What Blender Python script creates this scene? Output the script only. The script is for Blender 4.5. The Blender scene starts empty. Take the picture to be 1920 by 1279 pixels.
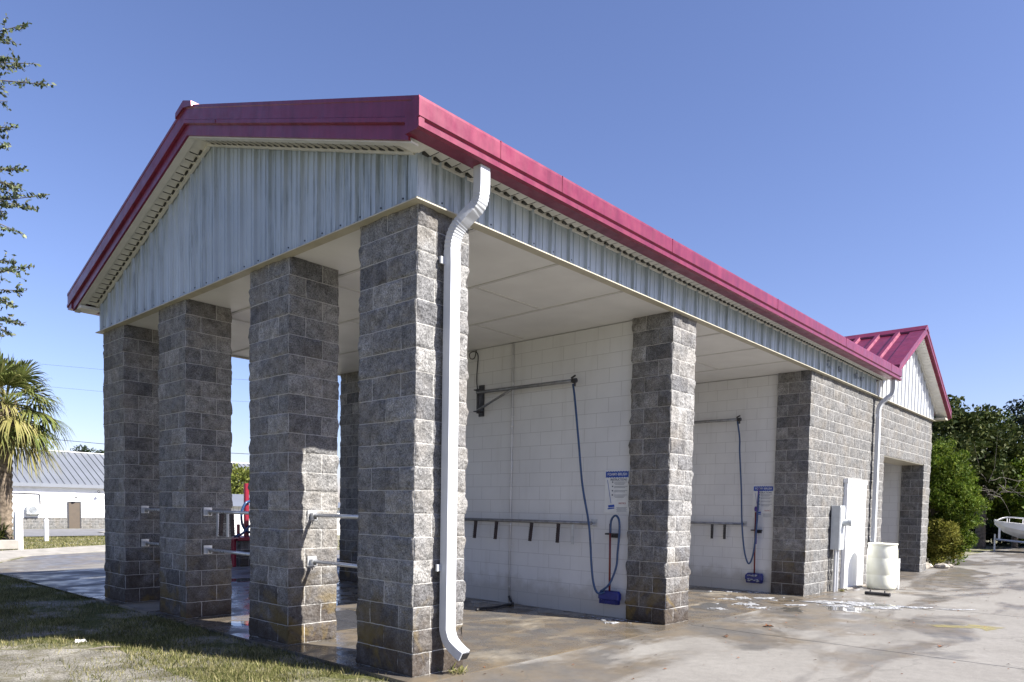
import bpy, math, random
import numpy as np
from mathutils import Vector, Matrix, noise
random.seed(7); rng = np.random.default_rng(7)
R = math.radians
S = bpy.context.scene
COL = S.collection
# ------------------------------------------------------------------ camera
cam_d = bpy.data.cameras.new('camera'); cam = bpy.data.objects.new('camera', cam_d); COL.objects.link(cam)
CP = Vector((-4.04538, -4.79337, 1.48034))
cr = Vector((0.6709749, -0.7412667, 0.0177855)); cu = Vector((0.0231179, 0.0448885, 0.9987245)); cf = Vector((0.7411196, 0.6697079, -0.0472556))
cam.matrix_world = Matrix(((cr.x, cu.x, -cf.x, CP.x), (cr.y, cu.y, -cf.y, CP.y), (cr.z, cu.z, -cf.z, CP.z), (0, 0, 0, 1)))
cam_d.sensor_width = 36; cam_d.lens = 1355.8 / 1920 * 36
cam_d.shift_y = (1018.5 - 639.5) / 1920
cam_d.clip_start = 0.05; cam_d.clip_end = 900
S.camera = cam
# ------------------------------------------------------------------ sky and sun
SUN = Vector((0.36, -1.0, 0.927)).normalized()
ELEV = math.asin(SUN.z); ROT = math.atan2(SUN.x, SUN.y)
w = bpy.data.worlds.new('World'); S.world = w; w.use_nodes = True
nt = w.node_tree; nt.nodes.clear()
sky = nt.nodes.new('ShaderNodeTexSky'); sky.sky_type = 'NISHITA'; sky.sun_disc = False
sky.sun_elevation = ELEV; sky.sun_rotation = ROT; sky.altitude = 0; sky.air_density = 1.0; sky.dust_density = 0.6; sky.ozone_density = 4.0
bg = nt.nodes.new('ShaderNodeBackground'); bg.inputs[1].default_value = 0.061
wo = nt.nodes.new('ShaderNodeOutputWorld')
tint = nt.nodes.new('ShaderNodeMix'); tint.data_type = 'RGBA'; tint.blend_type = 'MULTIPLY'; tint.inputs[0].default_value = 1; tint.inputs[7].default_value = (1.14, 1.0, 1.17, 1)
nt.links.new(sky.outputs[0], tint.inputs[6]); nt.links.new(tint.outputs[2], bg.inputs[0]); nt.links.new(bg.outputs[0], wo.inputs[0])
sd = bpy.data.lights.new('sun', 'SUN'); sd.energy = 5.0; sd.angle = R(0.5); sd.color = (1, 0.955, 0.89)
so = bpy.data.objects.new('sun', sd); COL.objects.link(so); so.rotation_euler = SUN.to_track_quat('Z', 'Y').to_euler(); so.location = (0, -20, 30)
S.view_settings.view_transform = 'Standard'; S.view_settings.look = 'None'; S.view_settings.exposure = 1.45; S.view_settings.gamma = 1
S.render.engine = 'CYCLES'
S.cycles.max_bounces = 7; S.cycles.diffuse_bounces = 5; S.cycles.transparent_max_bounces = 12

# ------------------------------------------------------------------ material helpers
class NT:
    def __init__(s, name):
        s.m = bpy.data.materials.new(name); s.m.use_nodes = True; s.t = s.m.node_tree
        s.b = s.t.nodes['Principled BSDF']; s.o = s.t.nodes['Material Output']
    def n(s, ty, **kw):
        x = s.t.nodes.new(ty)
        for k, v in kw.items():
            if k.startswith('i_'):
                key = k[2:]; key = int(key) if key.isdigit() else key.replace('_', ' ')
                x.inputs[key].default_value = v
            else: setattr(x, k, v)
        return x
    def l(s, a, b): s.t.links.new(a, b)
    def coord(s, kind='Object', scale=(1, 1, 1)):
        tc = s.n('ShaderNodeTexCoord'); mp = s.n('ShaderNodeMapping'); mp.inputs['Scale'].default_value = scale
        s.l(tc.outputs[kind], mp.inputs[0]); return mp.outputs[0]
    def noise(s, vec, scale, detail=4, rough=0.55, out=0, dist=0.0):
        x = s.n('ShaderNodeTexNoise'); x.inputs['Scale'].default_value = scale; x.inputs['Detail'].default_value = detail; x.inputs['Roughness'].default_value = rough; x.inputs['Distortion'].default_value = dist
        s.l(vec, x.inputs['Vector']); return x.outputs[out]
    def ramp(s, fac, stops, interp='LINEAR'):
        x = s.n('ShaderNodeValToRGB'); x.color_ramp.interpolation = interp; e = x.color_ramp.elements
        while len(e) < len(stops): e.new(0.5)
        for el, (p, c) in zip(e, stops):
            el.position = p
            if not hasattr(c, '__len__'): c = (c, c, c)
            el.color = (*c[:3], 1)
        s.l(fac, x.inputs[0]); return x.outputs[0]
    def mix(s, fac, a, b, mode='MIX'):
        x = s.n('ShaderNodeMix', data_type='RGBA', blend_type=mode)
        for v, i in ((fac, 0), (a, 6), (b, 7)):
            if hasattr(v, 'is_output') or hasattr(v, 'links'): s.l(v, x.inputs[i])
            elif i == 0: x.inputs[0].default_value = v
            else: x.inputs[i].default_value = (*((v, v, v) if not hasattr(v, '__len__') else v), 1)
        return x.outputs[2]
    def math(s, op, a, b=0.5, clamp=False):
        x = s.n('ShaderNodeMath', operation=op, use_clamp=clamp)
        for v, i in ((a, 0), (b, 1)):
            if hasattr(v, 'links'): s.l(v, x.inputs[i])
            else: x.inputs[i].default_value = v
        return x.outputs[0]
    def sep(s, vec, k):
        x = s.n('ShaderNodeSeparateXYZ'); s.l(vec, x.inputs[0]); return x.outputs[k]
    def bump(s, h, strength=0.3, dist=0.01):
        x = s.n('ShaderNodeBump'); x.inputs['Strength'].default_value = strength; x.inputs['Distance'].default_value = dist
        s.l(h, x.inputs['Height'])
        if s.b.inputs['Normal'].is_linked: s.l(s.b.inputs['Normal'].links[0].from_socket, x.inputs['Normal'])
        s.l(x.outputs[0], s.b.inputs['Normal'])
    def set(s, **kw):
        for k, v in kw.items():
            i = s.b.inputs[{'color': 'Base Color', 'rough': 'Roughness', 'metal': 'Metallic', 'coat': 'Coat Weight', 'spec': 'Specular IOR Level', 'coat_rough': 'Coat Roughness', 'sub': 'Subsurface Weight'}[k]]
            if hasattr(v, 'links'): s.l(v, i)
            elif hasattr(v, '__len__'): i.default_value = (*v, 1)
            else: i.default_value = v
        return s.m

def plain(name, c, rough=0.5, metal=0.0, var=0.12, scale=6.0, spec=0.5, bump=0.0):
    a = NT(name); v = a.coord()
    n = a.noise(v, scale, 5)
    dark = tuple(x * (1 - var * 1.6) for x in c); lite = tuple(min(1, x * (1 + var)) for x in c)
    a.set(color=a.ramp(n, [(0.3, dark), (0.7, lite)]), rough=a.ramp(n, [(0.3, min(1, rough * 1.15)), (0.7, rough * 0.85)]), metal=metal, spec=spec)
    if bump: a.bump(a.noise(v, scale * 8, 4), bump, 0.004)
    return a.m

M = {}
def brick(a, vec, mortar=0.006, smooth=0.1):
    b = a.n('ShaderNodeTexBrick'); a.l(vec, b.inputs['Vector'])
    for k, v in (('Scale', 1.0), ('Mortar Size', mortar), ('Mortar Smooth', smooth), ('Bias', 0.0), ('Brick Width', 0.4064), ('Row Height', 0.2032)): b.inputs[k].default_value = v
    b.inputs['Color1'].default_value = (0, 0, 0, 1); b.inputs['Color2'].default_value = (1, 1, 1, 1); b.inputs['Mortar'].default_value = (0.5, 0.5, 0.5, 1)
    return b

def m_block(name, lo, mid, hi, mortar, stain=True):
    a = NT(name); uv = a.coord('UV'); ob = a.coord('Object')
    warp = a.n('ShaderNodeVectorMath', operation='ADD'); 
    wn = a.noise(ob, 14, 2, out=1); sc = a.n('ShaderNodeVectorMath', operation='SCALE'); sub = a.n('ShaderNodeVectorMath', operation='SUBTRACT'); sub.inputs[1].default_value = (0.5, 0.5, 0.5)
    a.l(wn, sub.inputs[0]); a.l(sub.outputs[0], sc.inputs[0]); sc.inputs['Scale'].default_value = 0.010
    a.l(uv, warp.inputs[0]); a.l(sc.outputs[0], warp.inputs[1])
    b = brick(a, warp.outputs[0], 0.0042, 0.25)
    base = a.ramp(b.outputs[0], [(0.0, lo), (0.35, mid), (0.75, mid), (1.0, hi)])
    sp = a.noise(ob, 75, 5, 0.75)
    base = a.mix(1.0, base, a.ramp(sp, [(0.36, 0.35), (0.5, 1.0), (0.64, 1.55)]), 'MULTIPLY')
    ln = a.noise(ob, 2.2, 4)
    base = a.mix(a.ramp(ln, [(0.45, 0.0), (0.75, 0.45)]), base, (0.20, 0.17, 0.13))
    mt = a.noise(ob, 9, 5, 0.7); base = a.mix(1.0, base, a.ramp(mt, [(0.32, 0.55), (0.52, 1.0), (0.7, 1.3)]), 'MULTIPLY')
    dr = a.noise(a.coord('Object', (5, 5, 0.7)), 1.4, 5, 0.65); base = a.mix(a.ramp(dr, [(0.56, 0), (0.76, 0.5)]), base, (0.07, 0.068, 0.065))
    if stain:   # damp, algae and rust marks that climb a little way up from the slab
        z = a.sep(ob, 2); sn = a.noise(ob, 3.0, 6, 0.65, dist=0.5)
        hgt = a.math('ADD', z, a.math('MULTIPLY', a.math('SUBTRACT', sn, 0.5), -1.9))
        k = a.ramp(hgt, [(0.05, 1.0), (0.95, 0.0)])
        base = a.mix(a.math('MULTIPLY', k, 0.82), base, (0.045, 0.031, 0.020))
        k2 = a.math('MULTIPLY', a.ramp(z, [(0.2, 1.0), (1.0, 0.0)]), a.ramp(a.noise(ob, 2.1, 5, dist=1), [(0.52, 0), (0.62, 0.7)]))
        base = a.mix(k2, base, (0.16, 0.115, 0.04))
    mc = a.mix(a.noise(ob, 20, 3), tuple(x * 0.75 for x in mortar), tuple(x * 1.15 for x in mortar))
    base = a.mix(b.outputs['Fac'], base, mc)
    a.set(color=base, rough=0.93, spec=0.2)
    vo = a.n('ShaderNodeTexVoronoi', feature='F1'); vo.inputs['Scale'].default_value = 26; a.l(ob, vo.inputs['Vector'])
    a.bump(vo.outputs['Distance'], 0.5, 0.02); a.bump(a.noise(ob, 34, 6, 0.75), 0.7, 0.02)
    return a.m
M['block'] = m_block('split_face_block', (0.13, 0.131, 0.137), (0.205, 0.203, 0.20), (0.30, 0.295, 0.285), (0.42, 0.41, 0.39))
M['block_wall'] = m_block('split_face_wall_block', (0.125, 0.125, 0.125), (0.15, 0.149, 0.146), (0.175, 0.172, 0.168), (0.42, 0.415, 0.40), False)

def m_painted():
    a = NT('white_painted_block'); uv = a.coord('UV'); ob = a.coord()
    b = brick(a, uv, 0.004, 0.5)
    n = a.noise(ob, 1.3, 5)
    c = a.ramp(n, [(0.3, (0.60, 0.605, 0.61)), (0.7, (0.69, 0.695, 0.695))])
    z = a.sep(ob, 2)
    c = a.mix(a.math('MULTIPLY', a.ramp(a.math('ADD', z, a.math('MULTIPLY', a.noise(ob, 5, 4), -0.5)), [(-0.0, 1), (0.2, 0)]), 0.5), c, (0.30, 0.27, 0.22))
    st = a.noise(a.coord('Object', (5, 5, 0.5)), 1.0, 5)
    c = a.mix(a.ramp(st, [(0.56, 0), (0.8, 0.28)]), c, (0.38, 0.36, 0.32))
    c = a.mix(a.math('MULTIPLY', b.outputs['Fac'], 0.5), c, (0.22, 0.215, 0.21))
    c = a.mix(a.math('MULTIPLY', a.ramp(b.outputs[0], [(0, 0), (1, 1)]), 0.10), c, (0.5, 0.5, 0.5))
    a.set(color=c, rough=0.42, spec=0.45)
    inv = a.math('SUBTRACT', 1.0, b.outputs['Fac'])
    a.bump(inv, 0.35, 0.004); a.bump(a.noise(ob, 90, 4), 0.25, 0.004)
    return a.m
M['painted'] = m_painted()

def m_siding():
    a = NT('shaded_white_ribbed_metal'); ob = a.coord()
    n = a.noise(ob, 1.0, 4)
    c = a.ramp(n, [(0.3, (0.31, 0.365, 0.425)), (0.7, (0.41, 0.465, 0.515))])  # bluish shade tone is put into the base colour of the main siding
    st = a.noise(a.coord('Object', (22, 22, 1.6)), 1.0, 5, 0.7)
    z2 = a.noise(ob, 0.8, 3)
    k = a.math('MULTIPLY', a.ramp(st, [(0.48, 0), (0.66, 1)]), a.ramp(z2, [(0.38, 0.05), (0.62, 0.8)]))
    c = a.mix(k, c, (0.10, 0.125, 0.12))
    a.set(color=c, rough=0.38, spec=0.5)
    a.bump(a.noise(a.coord('Object', (3, 3, 0.6)), 1.5, 2), 0.12, 0.02)
    return a.m
M['siding'] = m_siding()
M['siding_sunlit'] = plain('sunlit_white_ribbed_metal', (0.56, 0.575, 0.59), 0.4, 0, 0.05, 3)  # paler copy of the siding paint for the wing, sunlight put into the colour
M['soffit'] = plain('white_vinyl_soffit', (0.60, 0.59, 0.55), 0.5, 0, 0.06, 5)
M['slot_shade'] = plain('vent_slot_and_painted_shade', (0.045, 0.045, 0.04), 0.8)  # dark louver openings, also the shade painted at each soffit tooth
M['trim'] = plain('cream_metal_trim', (0.44, 0.41, 0.32), 0.45, 0, 0.08, 5)
M['ceiling'] = plain('white_ceiling_panel', (0.70, 0.70, 0.69), 0.45, 0, 0.05, 1.5)
M['batten'] = plain('ceiling_batten', (0.55, 0.545, 0.53), 0.5, 0, 0.06, 4)
def m_red():
    a = NT('crimson_roof_paint'); ob = a.coord()
    n = a.noise(ob, 2.5, 5)
    c = a.ramp(n, [(0.28, (0.145, 0.011, 0.038)), (0.72, (0.205, 0.022, 0.055))])
    c = a.mix(1.0, c, a.ramp(a.noise(a.coord('Object', (6, 6, 0.8)), 1.6, 6, 0.7), [(0.3, 0.72), (0.55, 1.0), (0.75, 1.12)]), 'MULTIPLY')
    a.set(color=c, rough=a.ramp(a.noise(ob, 7, 5), [(0.3, 0.3), (0.7, 0.5)]), metal=0.25, spec=0.45, coat=0.25, coat_rough=0.2)
    a.bump(a.noise(a.coord('Object', (0.7, 0.7, 2)), 2.0, 2), 0.15, 0.02)
    return a.m
M['red'] = m_red()
def m_white(name='white_gloss_metal', c=(0.80, 0.81, 0.82)):
    a = NT(name); ob = a.coord(); n = a.noise(a.coord('Object', (8, 8, 1)), 1.5, 5)
    a.set(color=a.ramp(n, [(0.25, tuple(x * 0.85 for x in c)), (0.6, c)]), rough=0.35, spec=0.5); return a.m
M['white'] = m_white()
M['downspout'] = m_white('downspout_metal', (0.50, 0.52, 0.55))
M['steel'] = plain('galvanised_steel', (0.62, 0.63, 0.65), 0.30, 0.5, 0.08, 14)
M['armsteel'] = plain('weathered_grey_pipe', (0.22, 0.225, 0.23), 0.4, 0.6, 0.2, 12)
M['darksteel'] = plain('dark_weathered_steel', (0.07, 0.07, 0.075), 0.5, 0.6, 0.25, 14)
M['alu'] = plain('pale_aluminium', (0.55, 0.56, 0.57), 0.4, 0.55, 0.1, 12)
M['black'] = plain('black_rubber', (0.02, 0.02, 0.022), 0.5, 0, 0.2, 10)
M['screw'] = plain('dark_screw', (0.05, 0.06, 0.08), 0.5, 0.3, 0.1, 20)
M['hose_blue'] = plain('blue_hose_rubber', (0.02, 0.055, 0.14), 0.32, 0, 0.15, 12)
M['hose_purple'] = plain('violet_hose_rubber', (0.06, 0.035, 0.22), 0.35, 0, 0.15, 12)
M['brush_blue'] = plain('blue_brush_plastic', (0.012, 0.02, 0.17), 0.4, 0, 0.2, 12)
M['redtube'] = plain('red_handle_tube', (0.15, 0.018, 0.016), 0.35, 0, 0.15, 12)
M['clip'] = plain('rusty_clamp_jaw', (0.055, 0.04, 0.04), 0.6, 0.2, 0.35, 40)
M['greybox'] = plain('grey_enamel_box', (0.50, 0.53, 0.54), 0.4, 0.1, 0.06, 8)
M['drum'] = None
def m_drum():
    a = NT('translucent_white_plastic'); ob = a.coord(); n = a.noise(ob, 4, 5)
    a.set(color=a.ramp(n, [(0.3, (0.70, 0.70, 0.56)), (0.7, (0.80, 0.80, 0.70))]), rough=0.4, sub=0.25); a.b.inputs['Subsurface Radius'].default_value = (0.03, 0.03, 0.02); return a.m
M['drum'] = m_drum()
def m_foam():
    a = NT('white_soap_foam'); ob = a.coord(); n = a.noise(ob, 9, 6, 0.75)
    a.set(color=(0.50, 0.515, 0.54), rough=0.45); a.bump(a.noise(ob, 60, 4), 0.5, 0.01)
    tr = a.n('ShaderNodeBsdfTransparent'); mx = a.n('ShaderNodeMixShader')
    a.l(a.ramp(a.noise(ob, 16, 7, 0.8), [(0.40, 0.05), (0.60, 0.96)]), mx.inputs[0]); a.l(a.b.outputs[0], mx.inputs[1]); a.l(tr.outputs[0], mx.inputs[2]); a.l(mx.outputs[0], a.o.inputs[0]); return a.m
M['foam'] = m_foam()
M['sign'] = plain('white_sign_plastic', (0.68, 0.69, 0.68), 0.4, 0, 0.05, 10)
M['signblue'] = plain('blue_sign_print', (0.02, 0.07, 0.36), 0.4, 0, 0.08, 10)
M['signink'] = plain('dark_sign_print', (0.06, 0.07, 0.12), 0.5, 0, 0.08, 10)
M['signred'] = plain('red_sign_print', (0.35, 0.05, 0.05), 0.5, 0, 0.08, 10)
M['vacred'] = plain('red_vacuum_paint', (0.22, 0.012, 0.03), 0.35, 0, 0.12, 8)

def m_concrete(name, lo, hi, wet=False, aggregate=0.3):
    a = NT(name); ob = a.coord()
    big = a.noise(ob, 0.55, 6, 0.6); fine = a.noise(ob, 9, 6, 0.7); grit = a.noise(ob, 120, 3, 0.7)
    c = a.ramp(big, [(0.3, lo), (0.7, hi)])
    c = a.mix(1.0, c, a.ramp(fine, [(0.3, 0.84), (0.7, 1.10)]), 'MULTIPLY')
    c = a.mix(aggregate, c, a.mix(1.0, c, a.ramp(grit, [(0.35, 0.5), (0.6, 1.35)]), 'MULTIPLY'))
    # damp marks: trails along x, wider pools near the bays
    x = a.sep(ob, 0); y = a.sep(ob, 1)
    wn = a.noise(a.coord('Object', (0.42, 1.1, 1)), 0.85, 5, 0.55, dist=0.7)
    near = a.ramp(a.math('ADD', a.math('MULTIPLY', y, 0.16), 0.72), [(0.0, 0.0), (0.62, 1.0)])
    thr = a.math('ADD', wn, a.math('MULTIPLY', near, 0.16 if not wet else 0.27))
    k = a.ramp(a.math('ADD', thr, a.math('MULTIPLY', a.math('SUBTRACT', a.noise(ob, 5, 6, 0.75), 0.5), 0.16)), [(0.57, 0.0), (0.68, 1.0)])
    brown = a.noise(ob, 1.7, 5)
    wc = a.mix(a.ramp(brown, [(0.4, 0), (0.62, 1)]), (0.075, 0.07, 0.066), (0.12, 0.09, 0.055))
    c = a.mix(a.math('MULTIPLY', k, 0.66 if not wet else 0.82), c, wc)
    # hairline cracks
    v = a.n('ShaderNodeTexVoronoi', feature='DISTANCE_TO_EDGE'); v.inputs['Scale'].default_value = 0.33
    dv = a.n('ShaderNodeVectorMath', operation='ADD'); nn = a.noise(ob, 1.5, 5, out=1); a.l(ob, dv.inputs[0]); a.l(nn, dv.inputs[1]); a.l(dv.outputs[0], v.inputs['Vector'])
    c = a.mix(a.ramp(v.outputs[0], [(0.0, 0.55), (0.006, 0.0)]), c, (0.10, 0.095, 0.085))
    rgh = a.mix(k, (0.9, 0.9, 0.9), a.ramp(a.noise(ob, 3, 4), [(0.42, 0.09 if wet else 0.28), (0.60, 0.5)]))
    a.set(color=c, rough=rgh, spec=0.5)
    a.bump(fine, 0.12, 0.01); a.bump(grit, 0.15, 0.004)
    return a.m
M['floor'] = m_concrete('bay_floor_concrete', (0.19, 0.165, 0.125), (0.27, 0.245, 0.20), True)
M['drive'] = m_concrete('driveway_concrete', (0.155, 0.145, 0.13), (0.215, 0.205, 0.187))
M['kerb'] = plain('kerb_concrete', (0.28, 0.265, 0.24), 0.9, 0, 0.15, 3, 0.2, 0.4)
M['asphalt'] = plain('worn_grey_asphalt', (0.17, 0.17, 0.175), 0.85, 0, 0.15, 1.2, 0.3, 0.3)
def m_ground():
    a = NT('grass_soil'); ob = a.coord()
    n = a.noise(ob, 1.3, 7, 0.62, dist=0.4); f = a.noise(ob, 38, 6, 0.75)
    soil = a.ramp(f, [(0.35, (0.13, 0.11, 0.085)), (0.62, (0.40, 0.37, 0.31))])
    gr = a.ramp(f, [(0.35, (0.045, 0.055, 0.018)), (0.65, (0.15, 0.15, 0.055))])
    a.set(color=a.mix(a.ramp(n, [(0.44, 0.0), (0.60, 1.0)]), gr, soil), rough=0.95, spec=0.1)
    a.bump(a.noise(ob, 24, 6, 0.8), 0.9, 0.03); return a.m
M['ground'] = m_ground()
def m_sand():
    a = NT('sandy_gravel'); ob = a.coord(); f = a.noise(ob, 60, 6, 0.8); n = a.noise(ob, 2.5, 5)
    c = a.mix(1.0, a.ramp(n, [(0.35, (0.16, 0.15, 0.125)), (0.65, (0.29, 0.275, 0.24))]), a.ramp(f, [(0.38, 0.35), (0.60, 1.45)]), 'MULTIPLY')
    c = a.mix(a.ramp(a.noise(ob, 4.5, 6, 0.7), [(0.5, 0), (0.62, 0.7)]), c, (0.11, 0.10, 0.055))
    a.set(color=c, rough=0.95, spec=0.1); a.bump(f, 0.8, 0.02); return a.m
M['sand'] = m_sand()
def m_yel():
    a = NT('worn_yellow_paint'); ob = a.coord(); n = a.noise(ob, 7, 6, 0.75)
    a.set(color=(0.26, 0.225, 0.085), rough=0.85); tr = a.n('ShaderNodeBsdfTransparent'); mx = a.n('ShaderNodeMixShader')
    a.l(a.ramp(n, [(0.42, 0.15), (0.6, 0.95)]), mx.inputs[0]); a.l(a.b.outputs[0], mx.inputs[1]); a.l(tr.outputs[0], mx.inputs[2]); a.l(mx.outputs[0], a.o.inputs[0]); return a.m
M['yellow'] = m_yel()
M['roadwhite'] = plain('white_road_paint', (0.75, 0.75, 0.73), 0.7, 0, 0.1, 6)

def m_leaf(name, c1, c2, c3, trans=0.25, cl=0.9):
    a = NT(name); ob = a.coord(); g = a.n('ShaderNodeNewGeometry')
    c = a.ramp(g.outputs['Random Per Island'], [(0.0, c1), (0.5, c2), (1.0, c3)])
    n = a.noise(ob, cl, 4)
    c = a.mix(1.0, c, a.ramp(n, [(0.32, 0.62), (0.68, 1.3)]), 'MULTIPLY')
    a.set(color=c, rough=0.6, spec=0.12)
    tr = a.n('ShaderNodeBsdfTranslucent'); a.l(c, tr.inputs[0]); mx = a.n('ShaderNodeMixShader'); mx.inputs[0].default_value = trans
    a.l(a.b.outputs[0], mx.inputs[1]); a.l(tr.outputs[0], mx.inputs[2]); a.l(mx.outputs[0], a.o.inputs[0]); return a.m
M['oakleaf'] = m_leaf('live_oak_leaves', (0.04, 0.065, 0.03), (0.11, 0.14, 0.07), (0.24, 0.26, 0.16))
M['vine'] = m_leaf('vine_leaves', (0.014, 0.026, 0.006), (0.038, 0.056, 0.013), (0.085, 0.095, 0.025), 0.15)
M['cedar'] = m_leaf('wax_myrtle_leaves', (0.03, 0.06, 0.006), (0.075, 0.12, 0.012), (0.15, 0.185, 0.025), 0.3)
M['cedarlow'] = m_leaf('yellowed_myrtle_leaves', (0.12, 0.13, 0.02), (0.20, 0.20, 0.035), (0.26, 0.23, 0.05), 0.3)
M['lighttree'] = m_leaf('yellow_green_leaves', (0.09, 0.12, 0.02), (0.17, 0.20, 0.04), (0.26, 0.27, 0.08), 0.35)
M['darktree'] = m_leaf('dark_oak_leaves', (0.014, 0.024, 0.014), (0.03, 0.045, 0.025), (0.06, 0.08, 0.05))
M['palm'] = m_leaf('palm_frond_green', (0.06, 0.085, 0.02), (0.12, 0.14, 0.04), (0.25, 0.24, 0.09), 0.25)
M['palmdry'] = m_leaf('palm_frond_dry', (0.14, 0.135, 0.04), (0.22, 0.20, 0.07), (0.27, 0.235, 0.11), 0.2)
M['grassb'] = m_leaf('grass_blades', (0.05, 0.065, 0.016), (0.16, 0.16, 0.055), (0.36, 0.32, 0.17), 0.3, 2.5)
M['bark'] = plain('grey_bark', (0.16, 0.135, 0.11), 0.9, 0, 0.4, 10, 0.2, 0.8)
M['palmbark'] = plain('palm_trunk_bark', (0.17, 0.135, 0.10), 0.9, 0, 0.4, 9, 0.2, 0.9)
M['twig'] = plain('pale_twig', (0.17, 0.15, 0.13), 0.8, 0, 0.2, 10)
M['vwall'] = plain('white_lap_siding', (0.80, 0.80, 0.79), 0.6, 0, 0.04, 2)
M['vroof'] = plain('blue_grey_metal_roof', (0.20, 0.215, 0.24), 0.4, 0.3, 0.08, 0.6)
M['vseam'] = plain('roof_seam_metal', (0.12, 0.13, 0.15), 0.45, 0.3, 0.08, 1)
M['browndoor'] = plain('brown_door_paint', (0.085, 0.066, 0.048), 0.5, 0, 0.08, 3)
M['gelcoat'] = plain('white_gelcoat', (0.78, 0.78, 0.77), 0.25, 0, 0.05, 2)
M['glass'] = plain('tinted_acrylic', (0.10, 0.12, 0.15), 0.1, 0, 0.1, 2)
M['rock'] = plain('pale_rock', (0.42, 0.38, 0.32), 0.9, 0, 0.25, 8, 0.2, 0.8)
M['leafbrown'] = plain('dry_brown_leaf', (0.16, 0.06, 0.02), 0.8, 0, 0.2, 30)
M['rag'] = plain('white_litter_paper', (0.55, 0.55, 0.55), 0.7, 0, 0.1, 30)
M['mildew'] = plain('dark_adhesive_marks', (0.12, 0.15, 0.19), 0.7, 0, 0.3, 30)

# ------------------------------------------------------------------ mesh helpers
def link(o, parent=None):
    COL.objects.link(o)
    if parent is not None: o.parent = parent
    return o
def empty(name, loc=(0, 0, 0), rz=0.0):
    o = bpy.data.objects.new(name, None); o.empty_display_size = 0.2; o.location = loc; o.rotation_euler = (0, 0, rz); COL.objects.link(o); return o
def tag(o, label=None, cat=None, group=None, kind=None):
    if label: o['label'] = label
    if cat: o['category'] = cat
    if group: o['group'] = group
    if kind: o['kind'] = kind
    return o
class MB:
    def __init__(s): s.v = []; s.f = []; s.uv = None; s.P = []
    def each(s, name, mat, parent=None, loc=None, **k):   # one object per added piece
        out = []
        for vs, fs in s.P:
            o = MB().add(vs, fs).build(name, mat, parent, **k); out.append(o)
            if loc is not None: o.location = loc
        return out
    def add(s, vs, fs):
        vs = list(vs); s.P.append((vs, fs)); b = len(s.v); s.v.extend([tuple(x) for x in vs]); s.f.extend([tuple(i + b for i in f) for f in fs]); return s
    def box(s, x0, x1, y0, y1, z0, z1):
        return s.add([(x0, y0, z0), (x1, y0, z0), (x1, y1, z0), (x0, y1, z0), (x0, y0, z1), (x1, y0, z1), (x1, y1, z1), (x0, y1, z1)],
                     [(0, 3, 2, 1), (4, 5, 6, 7), (0, 1, 5, 4), (1, 2, 6, 5), (2, 3, 7, 6), (3, 0, 4, 7)])
    def obox(s, c, ax, ay, az):   # centre and three half-axis vectors
        c, ax, ay, az = map(Vector, (c, ax, ay, az)); vs = [c + i * ax + j * ay + k * az for k in (-1, 1) for (i, j) in ((-1, -1), (1, -1), (1, 1), (-1, 1))]
        return s.add(vs, [(0, 3, 2, 1), (4, 5, 6, 7), (0, 1, 5, 4), (1, 2, 6, 5), (2, 3, 7, 6), (3, 0, 4, 7)])
    def rings(s, rings, close=True, caps=True):
        n = len(rings[0]); vs = [p for r in rings for p in r]; fs = []
        for k in range(len(rings) - 1):
            for i in range(n if close else n - 1):
                j = (i + 1) % n; fs.append((k * n + i, k * n + j, (k + 1) * n + j, (k + 1) * n + i))
        if caps and close: fs.append(tuple(range(n))[::-1]); fs.append(tuple(range((len(rings) - 1) * n, len(rings) * n)))
        return s.add(vs, fs)
    def tube(s, pts, r, n=10, smooth_pts=0, section=None):
        pts = [Vector(p) for p in pts]
        if smooth_pts: pts = catmull(pts, smooth_pts)
        rr = r if hasattr(r, '__len__') else [r] * len(pts)
        if len(rr) != len(pts): rr = list(np.interp(np.linspace(0, 1, len(pts)), np.linspace(0, 1, len(rr)), rr))
        rings = []; up = None
        for i, p in enumerate(pts):
            t = ((pts[i + 1] if i < len(pts) - 1 else p) - (pts[i - 1] if i > 0 else p)).normalized()
            if up is None:
                up = Vector((0, 0, 1)) if abs(t.z) < 0.9 else Vector((1, 0, 0))
            a = t.cross(up).normalized(); b = a.cross(t).normalized(); up = b
            if section: rings.append([p + a * u + b * v for u, v in section(i)])
            else: rings.append([p + (a * math.cos(2 * math.pi * k / n) + b * math.sin(2 * math.pi * k / n)) * rr[i] for k in range(n)])
        return s.rings(rings)
    def lathe(s, c, prof, n=28):
        c = Vector(c); return s.rings([[c + Vector((r * math.cos(2 * math.pi * k / n), r * math.sin(2 * math.pi * k / n), z)) for k in range(n)] for r, z in prof])
    def build(s, name, mat, parent=None, smooth=False, bevel=0.0):
        me = bpy.data.meshes.new(name); me.from_pydata(s.v, [], s.f); me.update()
        ul = me.uv_layers.new(name='UVMap')
        if s.uv is not None:
            li = np.zeros(len(me.loops), dtype=np.int32); me.loops.foreach_get('vertex_index', li)
            ul.data.foreach_set('uv', np.asarray(s.uv, dtype=np.float32)[li].ravel())
        else:
            for p in me.polygons:
                nx, ny, nz = map(abs, p.normal)
                for l in p.loop_indices:
                    q = me.vertices[me.loops[l].vertex_index].co
                    ul.data[l].uv = (q.x, q.y) if nz > max(nx, ny) else ((q.y, q.z) if nx > ny else (q.x, q.z))
        if smooth: me.polygons.foreach_set('use_smooth', [True] * len(me.polygons))
        me.materials.append(mat)
        o = bpy.data.objects.new(name, me); link(o, parent)
        if bevel:
            b = o.modifiers.new('bevel', 'BEVEL'); b.width = bevel; b.segments = 2; b.limit_method = 'ANGLE'
        return o
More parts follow.
